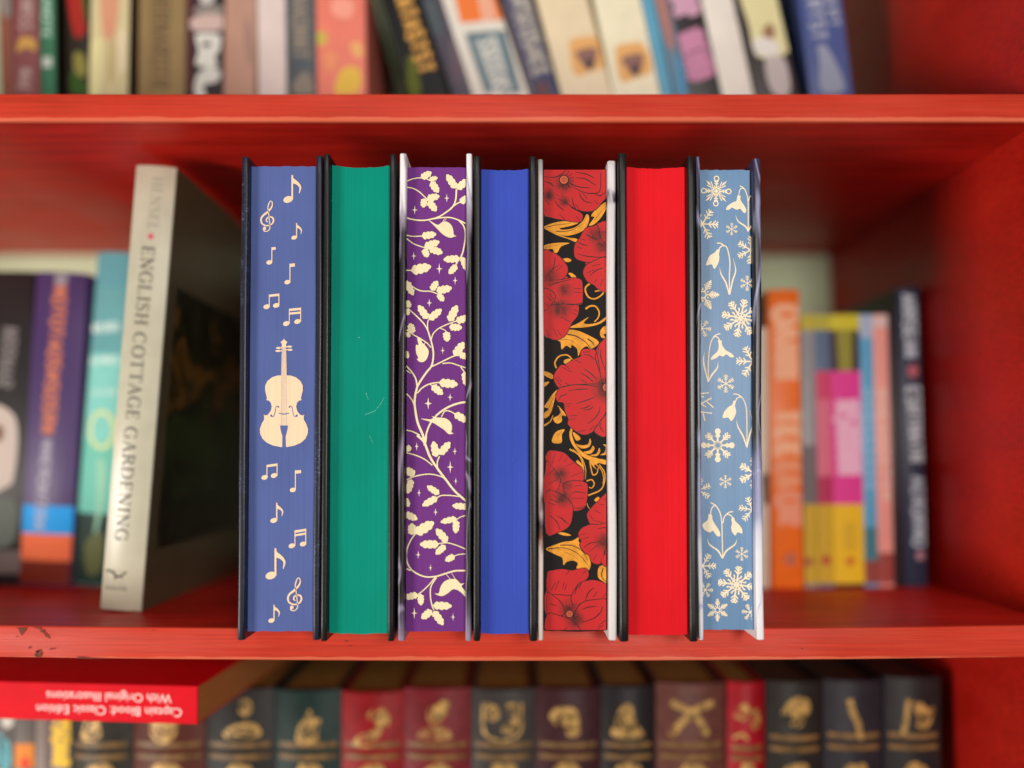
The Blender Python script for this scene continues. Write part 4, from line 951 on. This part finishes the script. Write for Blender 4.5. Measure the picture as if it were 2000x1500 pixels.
b = up("black leaning book with big pink letters on the upper shelf", 1309, 1349, 58, (48, 44, 46), .205); b.lettering((1334, -22), (1342, 34), 46, 2, (212, 164, 190), .36, seed=9); b.lettering((1344, 66), (1376, 152), 48, 4, (208, 142, 176), .34, seed=10)
b = up("plain white leaning book between black spined ones on the upper shelf", 1370, 1410, 62, (238, 232, 222), .2)
b = up("dark edged leaning book with cream and yellow floral spine, upper shelf", 1435, 1476, 84, (52, 42, 44), .2); b.curve([(1446, -20), (1508, -20), (1524, 30), (1540, 100), (1480, 112), (1462, 50)], (226, 220, 168)); b.curve([(1488, 66), (1500, 46), (1514, 60), (1506, 80)], (160, 122, 92)); b.curve([(1472, 76), (1512, 80), (1520, 106), (1480, 108)], (232, 228, 222)); b.curve([(1494, 118), (1532, 116), (1542, 182), (1508, 182)], (196, 186, 186))
b = up("blue book with pale script lettering at the right end of the upper shelf", 1560, 1582, 84, (72, 88, 146), .2); b.lettering((1586, -20), (1602, 82), 26, 5, (176, 182, 196), .22, seed=14); b.lettering((1618, -20), (1632, 56), 20, 4, (168, 174, 190), .22, seed=15); b.curve([(1596, 92), (1614, 92), (1644, 150), (1646, 178), (1604, 178), (1600, 120)], (150, 158, 180))

# ---- middle shelf, left: back row and the leaning garden book
ML = 0.118
GM = "books at the back of the middle shelf"
def midb(label, ut, vt, ub, w, rgb, y=ML, **k):
    x = at(ub, 1140, y).x
    return SpineBook("paperback_book", label, "book", (ut, vt, ub, 1140), w, y, floor_z(x) + 1e-4, None, rgb=rgb, group=GM, **k)
b = midb("black book with white figures at the far left of the middle shelf", -20, 530, -32, 86, (30, 27, 28), rough=.5)
b.lettering((22, 640), (8, 760), 30, 6, (120, 114, 114), .2, seed=3); b.curve([(-20, 800), (24, 806), (36, 850), (28, 930), (16, 950), (-20, 950)], (196, 182, 172)); b.curve([(-10, 830), (8, 836), (4, 860), (-10, 860)], (120, 80, 60)); b.curve([(-30, 985), (30, 980), (26, 1060), (-30, 1060)], (96, 104, 96)); b.band(1075, 1120, (110, 98, 96))
b = midb("purple book with orange title and blue and orange foot, middle shelf", 72, 530, 34, 101, (74, 54, 104), rough=.45, bulge=.002)
b.lettering((122, 560), (96, 850), 24, 14, (196, 116, 88), .3, seed=21); b.lettering((96, 860), (78, 1040), 18, 10, (176, 172, 184), .24, seed=22); b.band(985, 1040, (40, 164, 244)); b.band(1040, 1092, (250, 120, 74)); b.band(1092, 1140, (120, 40, 24)); b.curve([(112, 538), (134, 538), (132, 556), (114, 558)], (150, 140, 150))
b.lettering((82, 1000), (78, 1036), 18, 2, (190, 200, 220), .24, seed=23)
b = midb("teal book with cream ornament beside the leaning garden book, middle shelf", 192, 492, 142, 96, (104, 170, 174), rough=.45, bulge=.004)
b.band(492, 560, (96, 158, 168)); b.band(690, 860, (130, 206, 196)); b.band(860, 1000, (112, 196, 178)); b.band(1000, 1140, (44, 66, 60))
b.lettering((236, 640), (176, 642), 16, 6, (206, 230, 224), .26, seed=31); b.lettering((236, 704), (176, 706), 14, 6, (200, 228, 220), .26, seed=32); b.lettering((232, 766), (180, 768), 10, 6, (190, 224, 212), .26, seed=33)
p = Print(); p.stroke([(204 + 24 * math.cos(a * .35), 840 + 34 * math.sin(a * .35)) for a in range(0, 19)], 9); b.put(p, "ring_print", ink((208, 222, 158)))
b.curve([(196, 900), (212, 910), (206, 990), (188, 1060), (196, 980)], (150, 206, 176)); b.curve([(170, 1060), (206, 1040), (204, 1110), (176, 1120)], (104, 112, 70))

# serif capitals, drawn with thick and thin strokes; x right, y up, cap height 1
TK, TN = .16, .075
def serif_text(txt, p, place, cap, track=.12):
    """draws txt; place(x, y) maps letter space to the print's plane; returns the length in cap heights"""
    x = 0
    def bar(pts, w, ox): p.stroke([place(ox + a, b2) for a, b2 in pts], [ww * cap for ww in w] if isinstance(w, (list, tuple)) else w * cap, n=5)
    def sf(cx, y, ox, w=.30): bar([(cx - w / 2, y), (cx + w / 2, y)], .06, ox)
    for ch in txt:
        if ch == ' ': x += .45; continue
        o = x
        if ch in 'EL':
            bar([(.16, .02), (.16, .98)], TK, o); sf(.16, .03, o, .32); bar([(.16, .03), (.62, .03)], .06, o); bar([(.62, 0), (.66, .24)], .06, o); w = .72
            if ch == 'E': bar([(.04, .97), (.60, .97)], .06, o); bar([(.59, .99), (.60, .78)], .06, o); bar([(.16, .52), (.46, .52)], .06, o); bar([(.46, .62), (.46, .41)], .05, o)
            else: sf(.16, .97, o, .32)
        elif ch == 'I': bar([(.18, .02), (.18, .98)], TK, o); sf(.18, .03, o, .34); sf(.18, .97, o, .34); w = .36
        elif ch == 'H':
            for c in (.18, .72): bar([(c, .02), (c, .98)], TK, o); sf(c, .03, o); sf(c, .97, o)
            bar([(.18, .52), (.72, .52)], .06, o); w = .9
        elif ch == 'N':
            bar([(.16, .02), (.16, .98)], TN, o); bar([(.76, .02), (.76, .98)], TN, o); bar([(.12, .98), (.76, .02)], TK, o); sf(.16, .03, o); sf(.76, .97, o); sf(.08, .97, o, .2); w = .92
        elif ch in 'GC':
            bar([(.74, .74), (.66, .92), (.42, 1.0), (.16, .82), (.07, .5), (.16, .18), (.42, 0), (.66, .07), (.76, .24)], [.06, .07, .07, .14, .18, .14, .07, .07, .06], o); bar([(.73, .98), (.74, .70)], .05, o)
            if ch == 'G': bar([(.74, .02), (.74, .40)], .14, o); sf(.74, .42, o, .28)
            w = .88
        elif ch == 'O': bar([(.44, 1), (.16, .85), (.07, .5), (.16, .15), (.44, 0), (.72, .15), (.81, .5), (.72, .85), (.44, 1)], [.06, .13, .18, .13, .06, .13, .18, .13, .06], o); w = .9
        elif ch == 'S':
            bar([(.52, .80), (.42, .96), (.26, .99), (.10, .86), (.13, .66), (.34, .52), (.52, .36), (.52, .12), (.32, .01), (.14, .05), (.06, .22)], [.05, .06, .07, .11, .14, .17, .14, .11, .07, .06, .05], o); bar([(.53, .97), (.53, .74)], .05, o); bar([(.05, .03), (.05, .28)], .05, o); w = .62
        elif ch == 'T': bar([(.38, .02), (.38, .98)], TK, o); sf(.38, .03, o, .34); bar([(.02, .97), (.74, .97)], .06, o); bar([(.03, .99), (.03, .76)], .06, o); bar([(.73, .99), (.73, .76)], .06, o); w = .78
        elif ch == 'A': bar([(.40, 1.0), (.08, .02)], TN, o); bar([(.38, 1.0), (.72, .02)], TK, o); bar([(.2, .36), (.6, .36)], .06, o); sf(.08, .03, o, .26); sf(.72, .03, o, .30); w = .84
        elif ch == 'R': bar([(.16, .02), (.16, .98)], TK, o); sf(.16, .03, o, .32); bar([(.03, .97), (.35, .97), (.58, .86), (.6, .7), (.5, .56), (.16, .51)], [.06, .06, .12, .16, .1, .06], o); bar([(.38, .52), (.76, .02)], TK, o); w = .78
        elif ch == 'D': bar([(.16, .02), (.16, .98)], TK, o); bar([(.03, .97), (.40, .97), (.72, .82), (.80, .5), (.72, .18), (.40, .03), (.03, .03)], [.06, .06, .13, .18, .13, .06, .06], o); w = .9
        else: w = .4
        x += w + track
    return x - track

xg = at(230, 1190, 0.044).x
b = SpineBook("leaning_garden_book", "cream leaning gardening book with grey serif title down its spine", "book", (267, 322, 196, 1190), 79, 0.038, floor_z(xg) + 1e-4, None, depth=0.2, rgb=(194, 190, 168), rough=.26, bulge=.0016, board=.0028, cover_rgb=(92, 80, 58))
GT = ink((84, 82, 76))
def spine_line(t0, t1, size):
    """place function for text running down the spine from photo point t0 to t1, letter tops to the right"""
    A, B = Vector(t0), Vector(t1); d = (B - A).normalized(); q = Vector((d.y, -d.x))
    return lambda sc: (lambda x, y: tuple(A + d * (x * sc) + q * ((y - .5) * size)))
def set_text(bk, txt, t0, t1, size, m, name="title_print"):
    L = math.dist(t0, t1); probe = Print(); n = serif_text(txt, probe, lambda x, y: (x, y), 1.0); sc = L / n
    p = Print(); serif_text(txt, p, spine_line(t0, t1, size)(sc), (sc + size) / 2); bk.put(p, name, m)
set_text(b, "HENSEL", (311, 348), (300, 452), 20, ink((158, 150, 136)), "author_print")
b.put(Print().ell(297, 463, 6, 6), "dot_print", ink((206, 84, 110)))
set_text(b, "ENGLISH", (293, 482), (278, 636), 25, GT); set_text(b, "COTTAGE", (276, 650), (261, 820), 25, GT); set_text(b, "GARDENING", (259, 834), (239, 1056), 25, GT)
lg = Print()
for q in ([(210, 1112), (251, 1116)], [(210, 1112), (207, 1136)], [(207, 1136), (250, 1140)]): lg.stroke(q, 1.0)
b.put(lg, "emblem_frame_print", ink((140, 134, 120)))
lg = Print(); lg.stroke([(208, 1113), (222, 1116), (230, 1126)], 4, 5); lg.stroke([(228, 1126), (238, 1124), (250, 1117)], 5, 3); lg.stroke([(234, 1124), (224, 1131)], 4, 2); lg.stroke([(238, 1124), (243, 1130)], 3, 1.5)
b.put(lg, "bird_emblem_print", ink((44, 42, 40)))
p = Print(); n_ = serif_text("NORTON", Print(), lambda x, y: (x, y), 1.0); sc = 43 / n_; serif_text("NORTON", p, lambda x, y: (207 + x * sc, 1151 + x * sc * .06 - y * 8.5), 8.0); b.put(p, "publisher_print", ink((84, 80, 70)))
# photograph printed on the right-hand cover
m = marbled("dark_garden_picture", [(0.0, (34, 14, 18)), (.3, (20, 20, 14)), (.5, (44, 58, 24)), (.62, (20, 24, 14)), (.74, (120, 80, 30)), (.8, (30, 34, 18)), (1.0, (18, 22, 14))], .9, (60, 66, 30), 0, .2, .3, 26)
Geo().box(b.w + 3e-5, b.w + 9e-5, 0.012, 0.19, 0.034, 0.188).build("cover_picture", m, b.bc)

# ---- middle shelf, right
MR = 0.118
def midr(label, ut, vt, ub, w, rgb, **k): return midb(label, ut, vt, ub, w, rgb, MR, **k)
b = midr("cream white book half hidden behind the sky blue edged book", 1478, 640, 1482, 21, (222, 206, 184))
b.quad([(1486, 925), (1502, 925), (1504, 985), (1490, 985)], (110, 96, 88))
b = midr("bright orange book with pale lettering on the right of the middle shelf", 1499, 566, 1508, 61, (246, 118, 30), bulge=.001)
b.lettering((1535, 600), (1536, 745), 46, 4, (255, 186, 146), .36, seed=41); b.lettering((1538, 800), (1540, 900), 46, 3, (255, 190, 150), .36, seed=42); b.lettering((1540, 905), (1542, 955), 44, 2, (244, 160, 120), .36, seed=43); b.lettering((1541, 965), (1543, 1030), 44, 2, (244, 158, 126), .36, seed=44); b.put(Print().ell(1543, 1092, 12, 14), "emblem_print", ink((196, 110, 80)))
b = midr("thin grey book with yellow head and foot, right of the orange book", 1563, 612, 1572, 27, (152, 154, 156)); b.band(612, 645, (196, 182, 60)); b.band(985, 1140, (206, 170, 48)); b.band(870, 985, (118, 112, 114)); b.rect(1572, 1090, 1588, 1104, (170, 90, 60))
b = midr("thin slate and pink book with yellow head and foot, middle shelf", 1590, 612, 1600, 30, (96, 118, 146)); b.band(612, 645, (188, 178, 66)); b.band(725, 930, (224, 116, 140)); b.band(725, 780, (214, 72, 112)); b.band(930, 985, (186, 52, 92)); b.band(985, 1140, (210, 172, 46)); b.put(Print().ell(1613, 1094, 9, 10), "emblem_print", ink((190, 66, 50)))
b = midr("magenta book with pale title and yellow head and foot, middle shelf", 1620, 612, 1630, 60, (58, 42, 54)); b.band(612, 645, (212, 200, 44)); b.quad([(1632, 645), (1664, 645), (1664, 725), (1638, 725)], (150, 146, 52)); b.band(725, 985, (232, 62, 154)); b.lettering((1655, 785), (1660, 928), 46, 6, (246, 190, 216), .3, seed=51); b.band(985, 1140, (240, 196, 30)); b.put(Print().ell(1660, 1096, 8, 9), "emblem_print", ink((210, 90, 40))); b.rect(1648, 1020, 1672, 1075, (222, 180, 40))
b = midr("light blue slim book beside the magenta one on the middle shelf", 1676, 614, 1688, 28, (94, 174, 216)); b.band(614, 660, (172, 188, 214)); b.lettering((1694, 760), (1700, 960), 14, 9, (150, 204, 236), .3, seed=61); b.band(1030, 1095, (66, 128, 142)); b.band(1095, 1140, (150, 70, 62))
b = midr("salmon pink slim book on the right of the middle shelf", 1703, 614, 1716, 30, (244, 164, 152)); b.band(614, 640, (226, 196, 190)); b.lettering((1722, 760), (1732, 980), 15, 10, (240, 206, 190), .3, seed=62); b.band(1080, 1140, (160, 70, 62))
b = midr("slim black book squeezed between salmon pink and navy books, middle shelf", 1732, 606, 1747, 20, (40, 34, 40)); b.lettering((1744, 700), (1754, 1000), 9, 14, (70, 60, 66), .25, seed=77)
b = midr("navy book with white lettering against the red side, middle shelf", 1752, 562, 1768, 42, (46, 54, 78), cover_rgb=(40, 36, 44)); b.lettering((1774, 575), (1780, 700), 24, 7, (198, 206, 218), .3, seed=71); b.put(Print().ell(1783, 725, 11, 13), "emblem_print", ink((204, 110, 120))); b.lettering((1783, 755), (1792, 905), 26, 8, (200, 206, 214), .3, seed=72); b.lettering((1792, 930), (1796, 1070), 24, 7, (180, 190, 202), .3, seed=73); b.put(Print().ell(1797, 1085, 9, 9), "emblem_print", ink((190, 140, 150)))

# ---- lower shelf: leather-bound row
LY = 0.096
GL = "leather bound books on the lower shelf"
GOLD = mat((178, 142, 80), 0.45, 0.5, 0.7, 260, 0, 900, (1, 1, 1), 0, 0.2)
def leather(rgb): return mat(tuple(int(x * .8) for x in rgb), 0.42, 0.15, 0.2, 140, 0.3, 1400)
def lb(label, u0, u1, vtop, rgb, emblem, bands=(1452, 1475), pg=(150, 122, 56)):
    b = SpineBook("leather_book", label, "book", (u0, vtop, u0, 1500), u1 - u0, LY, Z_LOW_FLOOR + 1e-4, None, depth=.165, rgb=rgb, bulge=.0045, board=.0025, group=GL, m=leather(rgb), pages_rgb=pg)
    um = (u0 + u1) / 2; hw = (u1 - u0) / 2
    for v in bands:
        b.put(Print().rect(u0 + 7, v - 5.5, u1 - 7, v + 4), "gold_band_print", mat((120, 90, 50), .45, .4, .6, 120))
    vm = (bands[0] + bands[1]) / 2
    # raised cord between the two gilt lines
    z = b.loc_of(um, vm + 1).z; r = .0012; g = Geo(); n = 10; vs = []
    for i in range(n + 1):
        x = b.w * (.03 + .94 * i / n); ys = b.surf(x)
        for k in range(5):
            a = -math.pi / 2 + math.pi * k / 4; vs.append((x, ys + 1e-5 - r * .7 * math.cos(a), z + r * math.sin(a)))
    fs = [(i * 5 + k, i * 5 + k + 1, i * 5 + k + 6, i * 5 + k + 5) for i in range(n) for k in range(4)]
    g.add(vs, fs).build("raised_band", b.m, b.spine, smooth=60)
    for e in emblem:
        p = Print()
        if e[0] == 's': p.stroke(e[1], e[2])
        else: p.curve(e[1], 4)
        b.put(p, "gilt_emblem", GOLD)
        if e[0] != 's':              # tooling lines left bare inside the gilt figure
            us = [q[0] for q in e[1]]; vs_ = [q[1] for q in e[1]]; cu, cv = sum(us) / len(us), sum(vs_) / len(vs_); du, dv = (max(us) - min(us)) / 2, (max(vs_) - min(vs_)) / 2
            q = Print()
            for k in range(4):
                a0 = rnd.uniform(0, 3.1); r0 = rnd.uniform(-.5, .5)
                q.stroke([(cu + du * (.75 * math.cos(a0 + t) + r0 * math.sin(a0)) * .9, cv + dv * (.75 * math.sin(a0 + t) - r0 * math.cos(a0)) * .9) for t in (0, 1.1, 2.2)], rnd.uniform(2.5, 5))
            b.put(q, "emblem_tooling", b.m)
    b.put(Print().curve(blob(um + 2, 1500, hw * .42, 14, 12, .2)), "gilt_emblem", GOLD)
    return b
E = lambda cx, cy, pts, s=0.9: ('c', [(cx + x * s, cy + y * s) for x, y in pts])
lb("dark olive leather book under the red lying book, gilt bear emblem", 139, 257, 1344, (66, 64, 56), [E(186, 1418, [(-10,-30),(10,-34),(18,-10),(20,18),(4,28),(-24,24),(-20,0)])])
lb("brown leather book under the end of the red lying book", 261, 400, 1344, (112, 54, 42), [E(326, 1420, [(-28,-20),(-6,-26),(12,-20),(28,-24),(26,8),(10,28),(-14,28),(-30,8)])])
lb("dark grey leather book with gilt triangular emblem", 404, 536, 1344, (52, 52, 50), [E(484, 1385, [(-10,-22),(8,-24),(14,-6),(6,10),(-12,6)]), E(480, 1420, [(-44,16),(-30,-4),(0,-14),(26,-10),(36,14),(0,20)])])
lb("dark green leather book with gilt flame shaped emblem", 539, 666, 1346, (36, 62, 58), [E(604, 1412, [(-22,38),(-20,4),(-6,-14),(4,-34),(14,-16),(28,-12),(22,12),(18,38)])])
lb("bright red leather book with gilt seal shaped emblem", 668, 788, 1350, (176, 24, 32), [E(742, 1396, [(-24,-2),(-14,-16),(8,-20),(22,0),(20,20),(0,26),(-10,12)]), E(718, 1440, [(-28,12),(-20,-6),(10,-18),(34,-26),(24,0),(4,16)])])
lb("maroon leather book with gilt rearing animal emblem", 790, 918, 1342, (142, 36, 44), [E(860, 1392, [(-26,6),(-20,-18),(4,-30),(20,-28),(16,-6),(2,22),(-14,26)]), E(850, 1428, [(-36,8),(-26,-6),(-4,-12),(24,-10),(36,8),(0,14)])])
lb("charcoal leather book with square gilt crest", 921, 1044, 1344, (72, 68, 66), [('s', [(944,1370),(944,1420),(956,1436),(982,1442),(1008,1434),(1018,1418),(1018,1370)], 5), E(962, 1388, [(-14,-18),(10,-14),(14,10),(-6,18)]), E(996, 1412, [(-20,12),(0,-10),(14,-30),(18,0),(6,18)]), E(998, 1382, [(-8,-12),(14,-12),(12,6),(-6,6)])])
lb("dark burgundy leather book with gilt lion emblem", 1046, 1170, 1342, (74, 36, 42), [E(1100, 1398, [(-30,-4),(-18,-20),(6,-24),(28,-16),(34,10),(32,38),(8,38),(0,16),(-20,14)])])
lb("near black leather book with gilt mountain shaped emblem", 1173, 1277, 1338, (46, 42, 44), [E(1222, 1404, [(-30,34),(-24,4),(-14,-26),(4,-38),(14,-26),(20,4),(38,34)])])
lb("brown leather book with gilt crossed swords", 1281, 1414, 1332, (122, 72, 62), [('s', [(1308,1432),(1332,1404),(1362,1380),(1392,1370)], 14), ('s', [(1378,1432),(1364,1404),(1342,1384),(1308,1370)], 12), E(1314, 1426, [(-12,4),(0,-10),(12,-4),(2,8)])])
lb("narrow bright red leather book with gilt scrollwork", 1420, 1492, 1330, (192, 26, 40), [E(1448, 1388, [(-16,10),(-8,-14),(6,-20),(14,-2),(2,16)]), E(1470, 1400, [(-8,-18),(10,-16),(12,14),(-4,22)]), ('s', [(1430,1438),(1446,1430),(1456,1440)], 6)], bands=(1458, 1478))
lb("black leather book with gilt tree emblem and worn top", 1496, 1604, 1328, (52, 48, 44), [E(1552, 1378, [(-32,14),(-20,-10),(-2,-22),(22,-18),(30,4),(18,22),(10,40),(-14,40),(-12,16)])], bands=(1438, 1460), pg=(70, 46, 30))
lb("black leather book with grey edge and slim gilt sword emblem", 1608, 1722, 1326, (54, 50, 58), [('s', [(1654,1362),(1660,1388),(1670,1408),(1674,1440)], 12)], bands=(1434, 1456), pg=(58, 40, 28))
lb("black leather book with gilt flag emblem by the red side", 1727, 1836, 1320, (50, 47, 48), [('s', [(1768,1362),(1764,1400),(1758,1430)], 9), E(1798, 1392, [(-22,-26),(-4,-26),(8,-14),(24,-16),(20,10),(8,30),(-14,26),(-18,6)])], bands=(1434, 1456), pg=(50, 34, 26))

# ---- lower shelf, far left
def lowb(label, u0, u1, vt, rgb, y=0.1, **k):
    return SpineBook("paperback_book", label, "book", (u0, vt, u0, 1500), u1 - u0, y, Z_LOW_FLOOR + 1e-4, None, rgb=rgb, group="paperbacks at the left end of the lower shelf", **k)
b = lowb("grey paperback with white dot and cyan pattern, lower left corner", -30, 26, 1380, (92, 88, 84)); b.put(Print().ell(15, 1408, 12, 14), "dot_print", ink((214, 212, 200))); b.curve(blob(6, 1466, 18, 34, 14, .3), (112, 190, 200)); b.lettering((4, 1440), (4, 1500), 16, 4, (50, 70, 78), .2)
b = lowb("grey and orange paperback at the lower left, beside yellow lettered one", 28, 68, 1380, (96, 90, 84)); b.rect(29, 1452, 67, 1500, (230, 140, 50)); b.curve(blob(50, 1490, 10, 14, 10, .3), (222, 66, 44))
b = lowb("taupe slim paperback at the lower left of the bookcase", 70, 97, 1385, (128, 112, 104))
b = lowb("navy slim paperback with yellow lettering at the lower left", 99, 137, 1380, (60, 58, 100)); b.lettering((122, 1392), (118, 1500), 30, 5, (242, 200, 66), .4, seed=81)

# ---- red paperback lying on the leather books, its spine lettering upside down
yc = 0.02; zc0 = max(o.location.z for o in S.objects if False) if False else None
ztop = None
top_leather = max((at(500, 1344, LY).z, at(300, 1344, LY).z))
P0 = at(385, 1410, yc); ZB = top_leather + 0.0002
tN = (CAM_Z - ZB) * F / (1410 - HORIZON); yc = CAM_Y + tN
P0 = at(385, 1410, yc); rotz = R(-4.5)
cb = empty("red_paperback_book", (P0.x, yc, ZB), "bright red paperback lying flat on the leather books, white upside down spine lettering", "book", None, (0, 0, rotz))
Lb, Db, Hb = 0.205, 0.13, 73 * tN / F
RC = mat((214, 6, 28), .55, .08, .06, 90)
Geo().box(-Lb, 0, 0, .0012, 0, Hb).build("spine", RC, cb, bevel=.0004)
Geo().box(-Lb, 0, .0013, Db, Hb - .0005, Hb).build("front_cover", RC, cb); Geo().box(-Lb, 0, .0013, Db, 0, .0005).build("back_cover", RC, cb)
Geo().box(-Lb + .0003, -.0003, .0013, Db - .0004, .00052, Hb - .00052).build("page_block", mat((178, 120, 66), .7, .2, .15, 1.0, .3, 1.5, (30, 30, 900)), cb)
def text_mesh(body, size, parent, m, mapf, name):
    cu = bpy.data.curves.new("txt", 'FONT'); cu.body = body; cu.size = size; cu.resolution_u = 3
    ob = bpy.data.objects.new("txt", cu); COL.objects.link(ob); bpy.context.view_layer.update()
    me = bpy.data.meshes.new_from_object(ob.evaluated_get(bpy.context.evaluated_depsgraph_get()))
    bpy.data.objects.remove(ob); bpy.data.curves.remove(cu)
    wd = max(v.co.x for v in me.vertices)
    for v in me.vertices: v.co = mapf(v.co.x, v.co.y, wd)
    me.flip_normals() if me.polygons and me.polygons[0].normal.y > 0 else None
    me.materials.clear(); me.materials.append(m); me.name = name
    o = bpy.data.objects.new(name, me); COL.objects.link(o); o.parent = parent
WT = ink((246, 226, 222)); sp_ = [c for c in cb.children if c.name.startswith("spine")][0]
kx = tN / F
for body, xr, zr, wid in (("Captain Blood: Classic Edition", -30 * kx, Hb * .30, 298 * kx), ("With Original Illustrations", -52 * kx, Hb * .66, 256 * kx)):
    text_mesh(body, .006, sp_, WT, (lambda xr, zr, wid: lambda x, y, wd: Vector((xr - x * wid / wd, -.00005, zr - (y - .002) * wid / wd)))(xr, zr, wid), "title_print")
